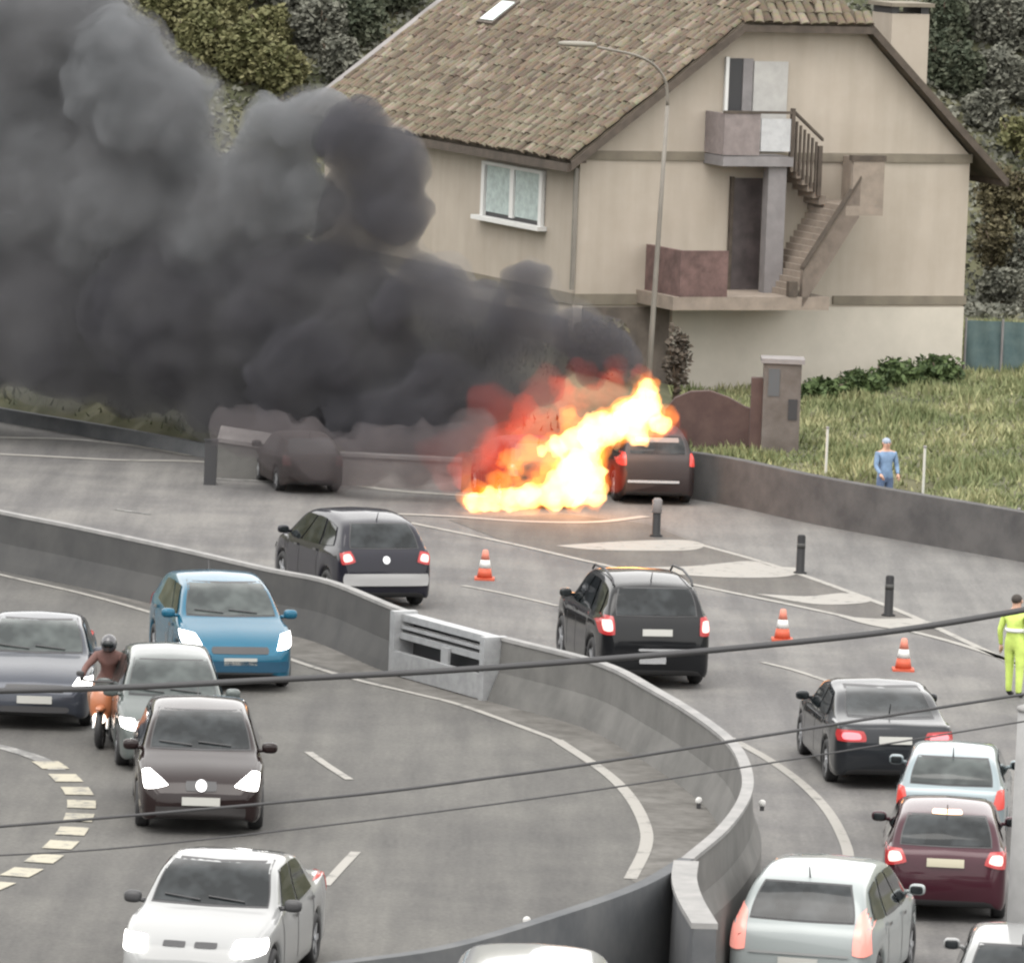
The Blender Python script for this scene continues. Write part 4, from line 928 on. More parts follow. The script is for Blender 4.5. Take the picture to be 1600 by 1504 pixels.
    if bumper:
        for b_ in bumper: patch('bumper', [(x * ratio, z * kz) for x, z in b_[0]], b_[1], b_[2], b_[3] if len(b_) > 3 else .02, 8, .12)
    if third: patch('third_brake_light', [(-.22, (K['rg'][1] + .015) * kz), (.22, (K['rg'][1] + .015) * kz), (.2, (K['rg'][1] + .055) * kz), (-.2, (K['rg'][1] + .055) * kz)], 'rear', third, .016, 6, .3)
    if extra and extra.get('trim'):
        for tq, dr_, m in extra['trim']: patch('trim_strip', [(x * ratio, z * kz) for x, z in tq], dr_, m, .016, 8, .1)
    # wiper and aerial
    zc = K['ws'][0] * kz
    for xo in (-.42, .12): 
        hp_ = bvh.ray_cast(Vector((xo, L, zc + .03)), Vector((0, -1, 0)))[0]; hq = bvh.ray_cast(Vector((xo + .45, L, zc + .07)), Vector((0, -1, 0)))[0]
        if hp_ and hq: MB().tube([hp_ + Vector((0, .03, .01)), hq + Vector((0, .03, .01))], .010, 6).build('wiper', M_PLAST, e)
    yr = L * (.16 - .5); ztop = top(.16)
    MB().tube([(0, yr, ztop), (0, yr - .10, ztop + .16)], .012, 6, .006).build('aerial', M_PLAST, e)
    # mirrors
    ym = L * (K['sw'][0][1][0] + .01 - .5); zm = (K['sw'][0][1][1] + .06) * kz
    for sg in (1, -1):
        xb = W / 2 * .93
        o = MB().ell((sg * (xb + .13), ym, zm), (.11, .07, .075), k=3).tube([(sg * (xb - .04), ym + .02, zm - .04), (sg * (xb + .08), ym, zm - .03)], .03, 6).build('mirror', mirrors or paint, e, True)
        MB().ell((sg * (xb + .13), ym - .062, zm), (.085, .012, .055), k=4).build('mirror_glass', M_GLASS, o, True)
    if roofrails:
        for sg in (1, -1):
            ln = [(sg * W / 2 * .70, L * (t - .5), top(t) + (.05 if .14 < t < .5 else -.02)) for t in (.12, .15, .3, .48, .52)]
            MB().tube(ln, .022, 6).build('roof_rail', M_PLAST, e, True)
    # wheels
    wh_me, rim_me = WHEELS(wr)
    for q in wy:
        for sg in (1, -1):
            o = bpy.data.objects.new('wheel', wh_me); link(o, e); o.location = (sg * (W / 2 - .115), q, wr); o.rotation_euler = (0, 0, 0 if sg > 0 else math.pi)
            r_ = bpy.data.objects.new('rim', rim_me); link(r_, o)
    return e
_W = {}
def WHEELS(r):
    k = round(r, 2)
    if k in _W: return _W[k]
    seg = 28; prof = [(r * .62, -.09), (r * .9, -.10), (r * .985, -.07), (r, -.03), (r, .03), (r * .985, .07), (r * .9, .10), (r * .62, .09)]
    v, f = [], []
    for rr, x in prof:
        for j in range(seg):
            a = 2 * math.pi * j / seg; v.append((x, rr * math.cos(a), rr * math.sin(a)))
    for i in range(len(prof)):
        i2 = (i + 1) % len(prof)
        for j in range(seg): f.append((i * seg + j, i * seg + (j + 1) % seg, i2 * seg + (j + 1) % seg, i2 * seg + j))
    t = bpy.data.meshes.new('wheel'); t.from_pydata(v, [], f); t.materials.append(M_BLACK); t.polygons.foreach_set('use_smooth', [True] * len(t.polygons))
    mb = MB(); m2 = MB()
    mb.v = [Vector((.05, 0, 0))] + [Vector((.05, r * .61 * math.cos(2 * math.pi * j / seg), r * .61 * math.sin(2 * math.pi * j / seg))) for j in range(seg)]
    mb.f = [(0, 1 + j, 1 + (j + 1) % seg) for j in range(seg)]; base_n = len(mb.f)
    for k5 in range(5):
        a = 2 * math.pi * k5 / 5; c, s_ = math.cos(a), math.sin(a); w = .045
        def pt(rad, lat, x): return Vector((x, rad * c - lat * s_, rad * s_ + lat * c))
        mb.quadbox(pt(.03, -w, .055), pt(r * .6, -w * .7, .055), pt(r * .6, w * .7, .055), pt(.03, w, .055), (.03, 0, 0))
    mb.tube([(.055, 0, 0), (.095, 0, 0)], .05, 12)
    rm = bpy.data.meshes.new('rim'); rm.from_pydata([tuple(p) for p in mb.v], [], mb.f); rm.materials.append(M_RIM); rm.materials.append(M_PLAST)
    rm.polygons.foreach_set('material_index', [1 if i < base_n else 0 for i in range(len(mb.f))])
    _W[k] = (t, rm); return _W[k]
def paintm(name, col, metal=.0, rough=.35, coat=1.0): return mat('paint_' + name, col, rough, metal, coat, spec=.04)
P_WHITE = paintm('white', (.245, .25, .25)); P_MAROON = paintm('maroon', (.012, .007, .007)); P_PALE = paintm('pale_grey', (.085, .098, .095), .3)
P_BLUE = paintm('blue', (.013, .085, .14), .2); P_SLATE = paintm('slate', (.045, .05, .062), .3); P_NIGHT = paintm('night_blue', (.012, .012, .018)); P_BLACK = paintm('black', (.007, .0075, .0085))
P_COUPE = paintm('graphite', (.018, .020, .023), .3); P_ICE = paintm('ice_silver', (.20, .24, .255), .3); P_RED = paintm('dark_red', (.040, .012, .018), .2); P_SILVER = paintm('off_white', (.25, .275, .275), .1)
P_CHAR = mat('charred_paint', (0.0225, 0.01575, 0.01485), .8, col2=(0.054, 0.03375, 0.0315), scale=3, bump=.3); P_BURN = mat('burnt_red_paint', (0.00735, 0.00336, 0.00336), .5, col2=(0.01365, 0.00735, 0.00735), scale=2.5)
HB = [(.40, .60), (.76, .66), (.78, .78), (.50, .74)]
# oncoming queue on the upper road
car('white_saloon', 'white saloon with lit square headlamps and black mirrors on the upper road', 'sedan', 290, 1578, ZL, R(-11), 'front', P_WHITE, s=1.09, head=M_HEAD, mirrors=M_PLAST, hl=[(.46, .60), (.80, .61), (.80, .78), (.48, .77)], grille=[[(-.30, .68), (-.05, .68), (-.05, .735), (-.30, .735)], [(.05, .68), (.30, .68), (.30, .735), (.05, .735)]], glass=M_GLASS)
car('maroon_hatchback', 'dark maroon hatchback with lit headlamps and round white emblem', 'hatch', 312, 1306, ZL, R(1.5), 'front', P_MAROON, s=1.06, head=M_HEAD, hl=[(.40, .64), (.73, .58), (.76, .80), (.66, .82)], grille=[[(-.20, .58), (.20, .58), (.20, .70), (-.20, .70)]], bumper=[([(-.74, .22), (.74, .22), (.76, .38), (-.76, .38)], 'front', mat('grey_bumper', (0.014, 0.012, 0.012), .6), .012)], emblem=('front', .645, .075, mat('emblem_glow', (.75, .75, .76), .3, emit=(1, 1, 1), es=.25)), plate=M_PLATE)  # emblem is no lamp; a weak emission is added to brighten it
car('pale_grey_hatchback', 'pale grey-green boxy car half hidden behind the maroon hatchback', 'mpv', 270, 1208, ZL, R(3), 'front', P_PALE, s=.95, W=1.72, L=4.0, head=M_HEAD, hl=[(.52, .62), (.78, .66), (.80, .80), (.58, .80)], glass=M_GLASSL)
car('blue_hatchback', 'bright blue hatchback with lit headlamps beside the dark barrier', 'hatch', 374, 1082, ZL, R(9), 'front', P_BLUE, s=1.08, head=M_HEAD, hl=[(.52, .60), (.80, .66), (.82, .84), (.62, .82)], mirrors=P_BLUE, bumper=[([(-.70, .30), (.70, .30), (.72, .46), (-.72, .46)], 'front', paintm('deep_blue', (.02, .06, .10)), .02)], glass=M_GLASSL)
car('slate_saloon', 'slate grey saloon with lit headlamps beside the motorcycle', 'sedan', 52, 1142, ZL, R(-1), 'front', P_SLATE, s=1.05, head=M_HEAD, hl=[(.50, .60), (.80, .60), (.82, .76), (.60, .76)], glass=M_GLASSL)
# outgoing queue on the lower road
car('small_suv', 'dark purple-grey estate with silver rear bumper behind the barrier', 'mpv', 602, 953, 0, R(18), 'rear', P_NIGHT, s=1.02, tl=[(.52, .86), (.76, .80), (.78, 1.02), (.60, 1.06)], tail=M_BRAKEH, bumper=[([(-.80, .44), (.80, .44), (.80, .66), (-.80, .66)], 'rear', mat('silver_bumper', (.30, .30, .30), .5, metal=.2), .025)], emblem=('rear', .90, .07, M_CHROME), extra=dict(plate_z=.52, trim=[([(-.42, .56), (.42, .56), (.42, .65), (-.42, .65)], 'rear', M_CHROME)]), plate=None, third=None)
car('black_off_roader', 'black off-roader with lit tail lamps left of the traffic cone', 'suv', 1024, 1078, 0, R(11.5), 'rear', P_BLACK, s=1.08, tl=[(.62, .86), (.82, .86), (.82, 1.16), (.64, 1.16)], tail=M_BRAKEH, extra=dict(plate_z=.86, trim=[([(-.30, .62), (.70, .62), (.70, .66), (-.30, .66)], 'rear', M_CHROME), ([(-.28, .42), (.15, .42), (.15, .53), (-.28, .53)], 'rear', M_CHROME)]), roofrails=True)
car('graphite_coupe', 'graphite coupe with lit red tail lamps beside the painted edge line', 'coupe', 1396, 1236, 0, R(9), 'rear', P_COUPE, s=1.06, tl=[(.38, .72), (.79, .72), (.79, .90), (.42, .88)], tail=M_BRAKE, extra=dict(plate_z=.70))
car('ice_silver_hatchback', 'pale icy silver hatchback half hidden behind the dark red hatchback', 'hatch', 1481, 1335, 0, R(-1.5), 'rear', P_ICE, tl=[(.62, .70), (.80, .70), (.78, .98), (.68, .98)], glass=M_GLASSL)
car('dark_red_hatchback', 'dark red hatchback with bright brake lamps and cream number plate', 'hatch', 1473, 1443, 0, R(0.5), 'rear', P_RED, s=1.05, tl=[(.50, .80), (.80, .74), (.80, .98), (.58, .98)], tail=M_BRAKEH, third=mat('third_brake_lamp', (.9, .5, .3), .3, emit=(1, .72, .46), es=.6), plate=M_PLATEY, extra=dict(plate_z=.76))
car('white_people_carrier', 'off-white people carrier with tall pink tail lamps beside the curved barrier', 'mpv', 1243, 1580, 0, R(-9), 'rear', P_SILVER, s=1.06, tl=[(.60, .72), (.82, .72), (.74, 1.32), (.62, 1.18)], tail=mat('pink_tail_lens', (.55, .20, .17), .2, emit=(1, .40, .33), es=.20), extra=dict(plate_z=.56, trim=[([(-.62, .70), (.62, .70), (.62, .73), (-.62, .73)], 'rear', P_WHITE)]), mirrors=P_SILVER)
car('white_hatchback', 'white hatchback cut off beside the pale concrete pole', 'hatch', 1588, 1668, 0, R(-1), 'rear', P_WHITE, s=1.05)
car('white_van', 'white van of which the roof shows before the dark retaining wall', 'van', 796, 1988, 0, R(-2), 'rear', P_WHITE, s=1.32, sidew=True)
# the burning cars and one more behind the smoke
car('burning_off_roader', 'scorched dark red off-roader with flames over its roof', 'suv', 1026, 790, 0, R(9), 'rear', P_BURN, s=.92, tl=[(.66, .90), (.83, .90), (.83, 1.2), (.68, 1.2)], group='cars on fire', extra=dict(plate_z=.62, trim=[([(-.50, 1.42), (.50, 1.42), (.50, 1.52), (-.50, 1.52)], 'rear', M_PALE), ([(-.7, .52), (.5, .52), (.5, .58), (-.7, .58)], 'rear', M_CHROME)]), plate=None)
car('burning_car', 'charred car engulfed in flames left of the scorched off-roader', 'hatch', 848, 796, 0, R(14), 'rear', P_CHAR, s=.95, group='cars on fire', plate=None, glass=M_DARK)
car('sooty_car', 'sooty reddish-brown car under the smoke beside the pale parapet', 'hatch', 488, 772, 0, R(12), 'rear', mat('sooty_paint', (0.012, 0.00744, 0.00672), .7, col2=(0.0204, 0.0132, 0.012), scale=2.5), s=.82, group='cars on fire', plate=None, glass=M_DARK, tail=mat('sooty_lens', (.06, .02, .02), .6))

# ------------------------------------------------------------------ people and the motorcycle
def skinned(name, chains, mats, pick_mat, parent):
    """chains: lists of (point, radius); the first point of later chains may repeat an earlier point to join on it"""
    pts, rad, edges, key = [], [], [], {}
    def vid(p, r):
        k = tuple(round(c, 4) for c in p)
        if k not in key: key[k] = len(pts); pts.append(k); rad.append(r)
        return key[k]
    for ch in chains:
        ids = [vid(p, r) for p, r in ch]; edges += list(zip(ids, ids[1:]))
    me = bpy.data.meshes.new('tmp'); me.from_pydata(pts, edges, []); ob = bpy.data.objects.new('tmp', me); COL.objects.link(ob)
    ob.modifiers.new('s', 'SKIN').use_smooth_shade = True; sm = ob.modifiers.new('d', 'SUBSURF'); sm.levels = 2; sm.render_levels = 2
    if not me.skin_vertices: me.skin_vertices.new()
    for i, d in enumerate(me.skin_vertices[0].data): d.radius = (rad[i], rad[i]) if not isinstance(rad[i], tuple) else rad[i]; d.use_root = (i == 0)
    dg = bpy.context.evaluated_depsgraph_get(); m2 = bpy.data.meshes.new_from_object(ob.evaluated_get(dg)); m2.name = name
    bpy.data.objects.remove(ob)
    m2.materials.clear()
    for m in mats: m2.materials.append(m)
    m2.polygons.foreach_set('material_index', [pick_mat(p.center) for p in m2.polygons]); m2.polygons.foreach_set('use_smooth', [True] * len(m2.polygons))
    return link(bpy.data.objects.new(name, m2), parent)
M_SKIN = mat('skin', (.42, .25, .18), .6); M_HIVIS = mat('hi_vis_yellow', (0.45, 0.574, 0.126), .7, var=.15, scale=5); M_HIVISD = mat('hi_vis_trousers', (.46, .62, .12), .75, var=.15, scale=5)
M_REFL = mat('reflective_tape', (.62, .64, .60), .4); M_BOOT = mat('boot_black', (.02, .02, .02), .6); M_HAIR = mat('dark_hair', (.03, .024, .02), .8)
def hand(wr, dirv, side, m, parent, s=1.0):
    """palm, four bent fingers and a thumb at the wrist, hanging along dirv"""
    d = Vector(dirv).normalized(); a = d.cross(Vector((0, 1, 0))).normalized() if abs(d.y) < .9 else Vector((1, 0, 0)); b = d.cross(a)
    wr = Vector(wr); mb = MB(); mb.tube([wr, wr + d * .045 * s, wr + d * .09 * s], [.024 * s, .036 * s, .034 * s], 8)
    for k, ln in enumerate((.062, .075, .07, .055)):
        o = wr + d * .088 * s + b * (k - 1.5) * .019 * s; mb.tube([o, o + d * ln * .5 * s, o + d * ln * .9 * s + a * .02 * s], .0095 * s, 6, .007 * s)
    o = wr + d * .03 * s - b * .03 * s; mb.tube([o, o + d * .035 * s - b * .025 * s, o + d * .065 * s - b * .028 * s + a * .01], .011 * s, 6, .008 * s)
    mb.build('hand', m, parent, True)
def person(label, loc, rz, h, mats, legs=((-.11, 0), (.12, .06)), arms=None, zcut=(.10, .92, 1.46), cap=None, group=None, hair=M_HAIR, tape=None, name='person'):
    """mats: boots, trousers, jacket, skin"""
    e = empty(name, loc, rz, label, 'person', group); k = h / 1.75
    V_ = lambda x, y, z: (x * k, y * k, z * k)
    pel = (V_(0, 0, .95), .155 * k); che = (V_(0, .01, 1.28), .165 * k); nek = (V_(0, .0, 1.50), .062 * k); hb = (V_(0, -.015, 1.60), .085 * k); ht = (V_(0, -.01, 1.68), .085 * k)
    ch = [[pel, (V_(0, 0, 1.10), .145 * k), che, (V_(0, .0, 1.42), .12 * k), nek, hb, ht]]
    for sg, (fx, fy) in zip((-1, 1), legs):
        ch.append([pel, (V_(sg * .10, 0, .86), .105 * k), (V_(sg * .10 + (fx - sg * .1) * .5, fy * .5 - .02, .48), .075 * k), (V_(fx, fy, .10), .055 * k), (V_(fx, fy - .05, .05), .048 * k), (V_(fx, fy - .17, .035), .036 * k)])
    A_ = arms or (((-.27, 0, 1.12), (-.30, -.06, .86)), ((.27, 0, 1.12), (.30, -.06, .86)))
    for sg, (el, wr) in zip((-1, 1), A_):
        ch.append([(V_(0, .0, 1.42), .12 * k), (V_(sg * .19, 0, 1.41), .075 * k), (V_(*el), .052 * k), (V_(*wr), .036 * k)])
        d = Vector(wr) - Vector(el); hand(V_(*wr), d, sg, mats[3], e, k * 1.05)
    z0, z1, z2 = (z * k for z in zcut)
    skinned('body', ch, mats, lambda c: 0 if c.z < z0 else 1 if c.z < z1 else 2 if c.z < z2 else 3, e)
    # face and hair
    hc = Vector(V_(0, -.015, 1.635))
    MB().ell(hc + Vector((0, .02, .035)) * k, (.092 * k, .105 * k, .085 * k)).build('cap' if cap else 'hair', cap or hair, e, True)
    MB().ell(hc + Vector((0, -.10, -.005)) * k, (.014 * k, .022 * k, .022 * k)).build('nose', mats[3], e, True)
    for sg in (-1, 1):
        MB().ell(hc + Vector((sg * .034, -.088, .018)) * k, (.011 * k, .008 * k, .007 * k)).build('eye', M_HAIR, e, True); MB().ell(hc + Vector((sg * .09, .0, 0)) * k, (.014 * k, .022 * k, .032 * k)).build('ear', mats[3], e, True)
    MB().ell(hc + Vector((0, -.09, -.045)) * k, (.024 * k, .008 * k, .006 * k)).build('mouth', mat('lips', (.32, .13, .11), .6), e, True)
    for z, r_ in tape or []:
        MB().lathe([(r_ * k, z * k), (r_ * k, (z + .06) * k)], 20).build('reflective_band', M_REFL, e, True)
    return e
person('person in bright yellow hi-vis suit walking on the road beside the ramp', P(1582, 1089), R(150), 1.78, [M_BOOT, M_HIVIS, M_HIVIS, M_SKIN], legs=((-.13, .05), (.12, -.08)), arms=(((-.27, -.02, 1.14), (-.24, -.2, .98)), ((.28, .02, 1.12), (.30, -.08, .86))), tape=[(1.12, .178)])
dz = ground_z(DIP.x, DIP.y)
person('person in blue clothes and pale cap standing behind the dark roadside wall', (DIP.x, DIP.y, dz), R(20), PY(1386, 684, DIP.y).z - dz, [M_BOOT, mat('blue_trousers', (.09, .13, .22), .8), mat('light_blue_shirt', (0.132, 0.204, 0.312), .8, var=.2, scale=6), M_SKIN], arms=(((-.24, -.05, 1.15), (-.20, -.22, 1.0)), ((.24, -.05, 1.15), (.20, -.22, 1.0))), cap=mat('pale_cap', (.24, .28, .34), .8))
# motorcycle with rider, coming towards the viewer
mp = P(152, 1173, ZL)
bike = empty('motorcycle', mp, R(176), 'orange motorcycle with bright lamp beside the slate saloon', 'motorcycle')
M_OR = mat('orange_fairing', (0.33, 0.12, 0.054), .35, coat=.5); M_TAN = mat('rider_tan', (0.216, 0.12, 0.078), .8, var=.2, scale=5)
def wheel2(y, r=.29, w=.055):
    seg = 26; v, f = [], []; prof = [(r * .74, -w * .6), (r * .93, -w), (r, 0), (r * .93, w), (r * .74, w * .6)]
    for rr, x in prof:
        for j in range(seg): a = 2 * math.pi * j / seg; v.append((x, y + rr * math.cos(a), r + rr * math.sin(a)))
    for i in range(5):
        i2 = (i + 1) % 5
        for j in range(seg): f.append((i * seg + j, i * seg + (j + 1) % seg, i2 * seg + (j + 1) % seg, i2 * seg + j))
    o = obj('wheel', v, f, M_BLACK, bike, True); mb = MB()
    for k in range(5):
        a = 2 * math.pi * k / 5; mb.tube([(0, y, r), (0, y + r * .75 * math.cos(a), r + r * .75 * math.sin(a))], .018, 6)
    mb.build('rim', M_RIM, o)
wheel2(-.30); wheel2(-1.62)
MB().tube([(-.10, -.30, .29), (-.10, -.42, .60), (-.09, -.52, .86)], .028, 8).build('fork', M_CHROME, bike); MB().tube([(.10, -.30, .29), (.10, -.42, .60), (.09, -.52, .86)], .028, 8).build('fork', M_CHROME, bike)
MB().ell((0, -.44, .66), (.19, .20, .26), k=2.6).build('fairing', M_OR, bike, True)
MB().ell((0, -.22, .60), (.075, .16, .05)).build('front_mudguard', M_OR, bike, True)
MB().ell((.02, -.26, .45), (.10, .05, .085)).build('headlight', mat('warm_lamp', (0.9, 0.8, 0.7), .2, emit=(1, .80, .66), es=2.2), bike, True)
MB().ell((0, -.60, .86), (.15, .035, .15), k=2.5).build('windshield', M_GLASSL, bike, True)
MB().ell((0, -.85, .72), (.16, .28, .14), k=2.5).build('fuel_tank', M_OR, bike, True); MB().ell((0, -1.3, .72), (.15, .36, .07), k=3).build('saddle', M_BLACK, bike, True)
MB().ell((0, -.92, .42), (.17, .30, .20), k=3).build('engine', M_PLAST, bike, True); MB().tube([(.14, -.8, .3), (.17, -1.7, .4)], .05, 8).build('exhaust', M_CHROME, bike)
MB().tube([(-.36, -.70, .95), (-.2, -.58, .95), (.2, -.58, .95), (.36, -.70, .95)], .018, 8).build('handlebar', M_PLAST, bike)
for sg in (-1, 1): MB().ell((sg * .36, -.56, 1.06), (.06, .02, .04), k=3).build('mirror', M_PLAST, bike, True)
rd = empty('person', mp, R(176), 'motorcyclist in tan clothes and dark helmet riding the orange motorcycle', 'person')
pel = ((0, -1.22, .86), .15); chs = [[pel, ((0, -1.16, 1.02), .15), ((0, -1.08, 1.20), .15), ((0, -1.03, 1.30), .11), ((0, -1.0, 1.37), .065), ((0, -.98, 1.44), .08)]]
for sg in (-1, 1):
    chs.append([pel, ((sg * .13, -1.12, .82), .10), ((sg * .22, -.82, .74), .078), ((sg * .19, -.98, .40), .058), ((sg * .19, -.98, .33), .05), ((sg * .19, -.84, .29), .04)])
    chs.append([((0, -1.03, 1.30), .11), ((sg * .18, -1.02, 1.28), .075), ((sg * .33, -.88, 1.10), .052), ((sg * .35, -.74, .99), .04)])
    hand((sg * .35, -.76, .985), (0, 1, -.15), sg, M_BOOT, rd)
skinned('body', chs, [M_BOOT, M_TAN, mat('rider_jacket', (0.1, 0.05, 0.0425), .8, var=.2, scale=5)], lambda c: 0 if c.z < .38 else 1 if c.z < .92 else 2, rd)
hl_ = MB().ell((0, -.96, 1.47), (.125, .145, .14)).build('helmet', mat('helmet_dark', (.05, .05, .055), .25, coat=.5), rd, True); MB().ell((0, -.85, 1.47), (.09, .045, .055), k=2.6).build('visor', M_GLASS, hl_, True)

# ------------------------------------------------------------------ fire and smoke
def puffs(name, lst, Yf, vox, m, disp, label, cat, kind=None, parent=None, depth=1.0, seed=0):
    rng = random.Random(seed); bm = bmesh.new(); o0 = None; first = None
    for t in lst:
        x, y, r = t[:3]; Y = Yf(x, y) + (t[3] if len(t) > 3 else rng.uniform(-.4, .4)); c = PY(x, y, Y); rr = r / pxm(Y)
        if first is None: first = Vector((c.x, c.y, 0))
        bmesh.ops.create_icosphere(bm, subdivisions=3, radius=1, matrix=Matrix.Translation(c - first) @ Matrix.Diagonal((rr, rr * depth, rr, 1)))
    me = bpy.data.meshes.new(name); bm.to_mesh(me); bm.free(); ob = bpy.data.objects.new(name, me); COL.objects.link(ob)
    r_ = ob.modifiers.new('r', 'REMESH'); r_.mode = 'VOXEL'; r_.voxel_size = vox
    for i, (st, sc_, ty) in enumerate(disp):
        tx = bpy.data.textures.new(name + str(i), ty)
        if ty == 'CLOUDS': tx.noise_scale = sc_; tx.noise_depth = 3
        else: tx.noise_scale = sc_; tx.distance_metric = 'DISTANCE'
        d = ob.modifiers.new('d%d' % i, 'DISPLACE'); d.texture = tx; d.texture_coords = 'GLOBAL' if False else 'LOCAL'; d.strength = st; d.mid_level = .5 if ty == 'CLOUDS' else .35
    r2 = ob.modifiers.new('r2', 'REMESH'); r2.mode = 'VOXEL'; r2.voxel_size = vox * .8       # closes folds left by the displacement
    dg = bpy.context.evaluated_depsgraph_get(); m2 = bpy.data.meshes.new_from_object(ob.evaluated_get(dg)); m2.name = name; bpy.data.objects.remove(ob)
    m2.materials.clear(); m2.materials.append(m); m2.polygons.foreach_set('use_smooth', [True] * len(m2.polygons)); m2.polygons.foreach_set('material_index', [0] * len(m2.polygons))
    ob = link(bpy.data.objects.new(name, m2), parent); ob.location = first if parent is None else first - parent.location
    return tag(ob, label, cat, kind=kind)
def vol(name, dens, col, emit=None, es=0):
    m = bpy.data.materials.new(name); m.use_nodes = True; nt = m.node_tree; nt.nodes.remove(nt.nodes['Principled BSDF']); out = nt.nodes['Material Output']
    if emit:
        e_ = nt.nodes.new('ShaderNodeEmission'); e_.inputs[0].default_value = (*emit, 1); e_.inputs[1].default_value = es; nt.links.new(e_.outputs[0], out.inputs['Volume'])
    else:
        pv = nt.nodes.new('ShaderNodeVolumePrincipled'); pv.inputs['Color'].default_value = (*col, 1); pv.inputs['Density'].default_value = dens; pv.inputs['Anisotropy'].default_value = 0
        nt.links.new(pv.outputs[0], out.inputs['Volume'])
    m.cycles.homogeneous_volume = True
    return m
UPPER = [(90, 30, 110), (0, 150, 120), (180, 115, 90), (245, 190, 95), (60, 300, 150), (200, 330, 140), (-80, 250, 200), (-60, 80, 150),
 (420, 198, 46), (490, 194, 54), (405, 310, 92), (480, 308, 54), (330, 380, 100), (300, 250, 50), (308, 150, 30)]
LOWER = [(555, 220, 58), (602, 268, 64), (612, 330, 58), (582, 365, 42), (540, 325, 60), (895, 515, 36), (925, 530, 34), (962, 550, 28), (988, 578, 20), (-100, 470, 170), (100, 480, 150), (280, 490, 150), (430, 480, 125), (525, 410, 56), (560, 475, 74), (640, 475, 64), (690, 495, 60), (750, 525, 53), (815, 540, 48), (836, 443, 36), (846, 492, 42), (800, 495, 38), (875, 558, 38), (930, 566, 32), (975, 560, 18),
 (500, 580, 105), (620, 590, 88), (700, 612, 78), (780, 612, 58), (850, 597, 42), (350, 570, 98), (230, 560, 84), (605, 660, 58, -1), (675, 672, 54, -1), (400, 640, 52), (560, 662, 54, -1), (320, 635, 40), (740, 662, 50), (460, 652, 52, -1), (0, 545, 38), (120, 580, 42), (590, 408, 36), (640, 428, 32), (700, 448, 34), (760, 473, 30)]
VEIL = [(430, 690, 44), (480, 705, 46), (530, 715, 44), (590, 705, 44), (650, 715, 44), (700, 705, 46), (480, 740, 26), (390, 680, 34), (740, 690, 44), (560, 740, 24), (350, 668, 26)]
def YS(x, y): return 158.6 + (500 - x) * .0075
B1 = ((1.0, 1.5, 'CLOUDS'), (.52, .55, 'CLOUDS'), (.16, .2, 'CLOUDS'))
smk = empty('smoke', YS and PY(500, 700, 158.6), 0, 'thick dark smoke rolling from the burning cars over the road', 'smoke'); smk['kind'] = 'stuff'; smk.location.z = 0
puffs('grey_plume', UPPER, YS, .13, vol('grey_smoke_volume', 1.9, (.268, .278, .29)), B1, None, None, 'stuff', smk, seed=2)
puffs('black_plume', LOWER, YS, .13, vol('black_smoke_volume', 1.9, (.122, .122, .136)), B1, None, None, 'stuff', smk, seed=3)
puffs('thin_smoke', [(t[0], t[1], t[2] * 1.10 + 8) for t in UPPER + LOWER], YS, .2, vol('thin_smoke_volume', .28, (.28, .28, .29)), ((1.1, 1.2, 'CLOUDS'), (.5, .4, 'CLOUDS')), None, None, 'stuff', smk, seed=4)
puffs('ground_veil', VEIL, lambda x, y: 152.9 + (500 - x) * .003, .12, vol('veil_smoke_volume', .95, (.17, .155, .16)), ((.9, .8, 'CLOUDS'), (.4, .3, 'CLOUDS')), None, None, 'stuff', smk, 1.3, 7)
fe = empty('fire', P(860, 792), 0, 'tall orange and white flames over the two burning cars', 'fire')
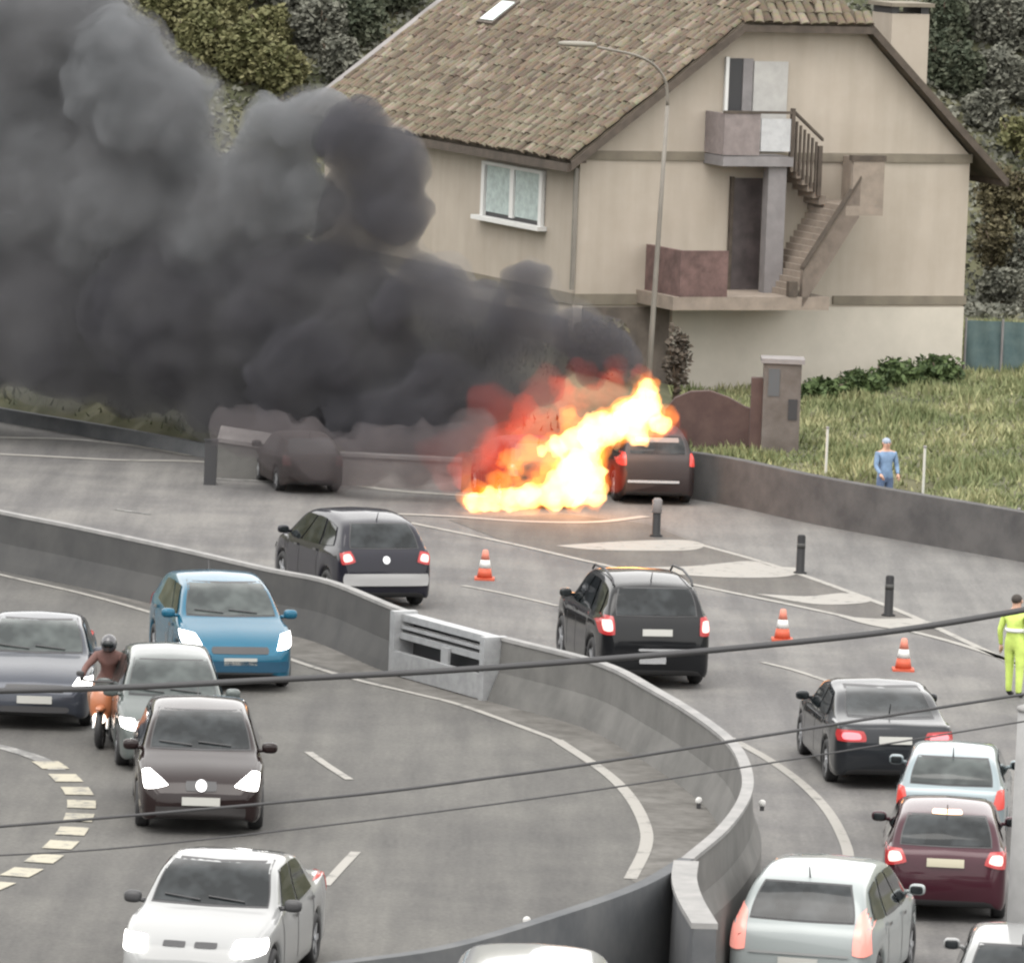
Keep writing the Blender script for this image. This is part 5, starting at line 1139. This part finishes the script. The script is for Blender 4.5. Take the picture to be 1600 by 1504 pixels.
CORE = [(738, 783, 17), (765, 781, 18), (795, 778, 20), (830, 776, 21), (865, 772, 24), (900, 764, 29), (921, 742, 26), (915, 712, 22), (868, 697, 18), (895, 686, 21), (925, 677, 25), (955, 665, 27), (985, 652, 29), (1008, 634, 25), (1013, 606, 15), (1029, 664, 17), (998, 677, 17), (846, 706, 13), (928, 775, 18), (892, 738, 24), (872, 752, 20), (905, 722, 20)]
MID = [(845, 742, 20), (800, 748, 18), (860, 712, 18), (800, 716, 20), (830, 706, 22), (858, 728, 18), (812, 738, 14), (782, 757, 19), (882, 728, 20), (890, 655, 16), (1036, 650, 16), (940, 700, 20), (750, 765, 18)]
OUT = [(752, 752, 34), (780, 712, 46), (840, 676, 46), (890, 642, 36), (880, 608, 20), (930, 622, 26), (1000, 588, 20), (1047, 655, 20), (960, 606, 24), (950, 740, 24), (870, 740, 42), (1062, 684, 12), (760, 715, 32), (820, 642, 26), (735, 735, 26)]
GLOW = [(705, 735, 36), (735, 700, 46), (790, 660, 50), (850, 620, 46), (910, 590, 36), (965, 575, 26), (690, 700, 30), (760, 630, 34)]  # dim red emission added where firelight would redden the smoke
def YFI(x, y): return 150.5 + max(0, x - 915) * .018
puffs('flame_core', CORE, YFI, .05, vol('flame_core_volume', 0, None, (1, .50, .17), 2.6), ((.34, .45, 'CLOUDS'), (.26, .13, 'CLOUDS')), None, None, None, fe, 1.2, 5)
puffs('middle_flame', [(x, y, r * 1.24) for x, y, r in CORE] + MID, lambda x, y: YFI(x, y) + .15, .05, vol('middle_flame_volume', 0, None, (1, .27, .03), .85), ((.5, .5, 'CLOUDS'), (.3, .14, 'CLOUDS')), None, None, None, fe, 1.1, 8)
puffs('outer_flame', OUT, lambda x, y: YFI(x, y) + .3, .06, vol('outer_flame_volume', 0, None, (1, .065, .012), .18), ((.6, .6, 'CLOUDS'), (.36, .16, 'CLOUDS')), None, None, None, fe, 1.1, 6)
puffs('flame_glow', GLOW, lambda x, y: YFI(x, y) + 2.2, .1, vol('flame_glow_volume', 0, None, (1, .07, .02), .055), ((.7, .7, 'CLOUDS'), (.3, .3, 'CLOUDS')), None, None, None, fe, 1.0, 9)
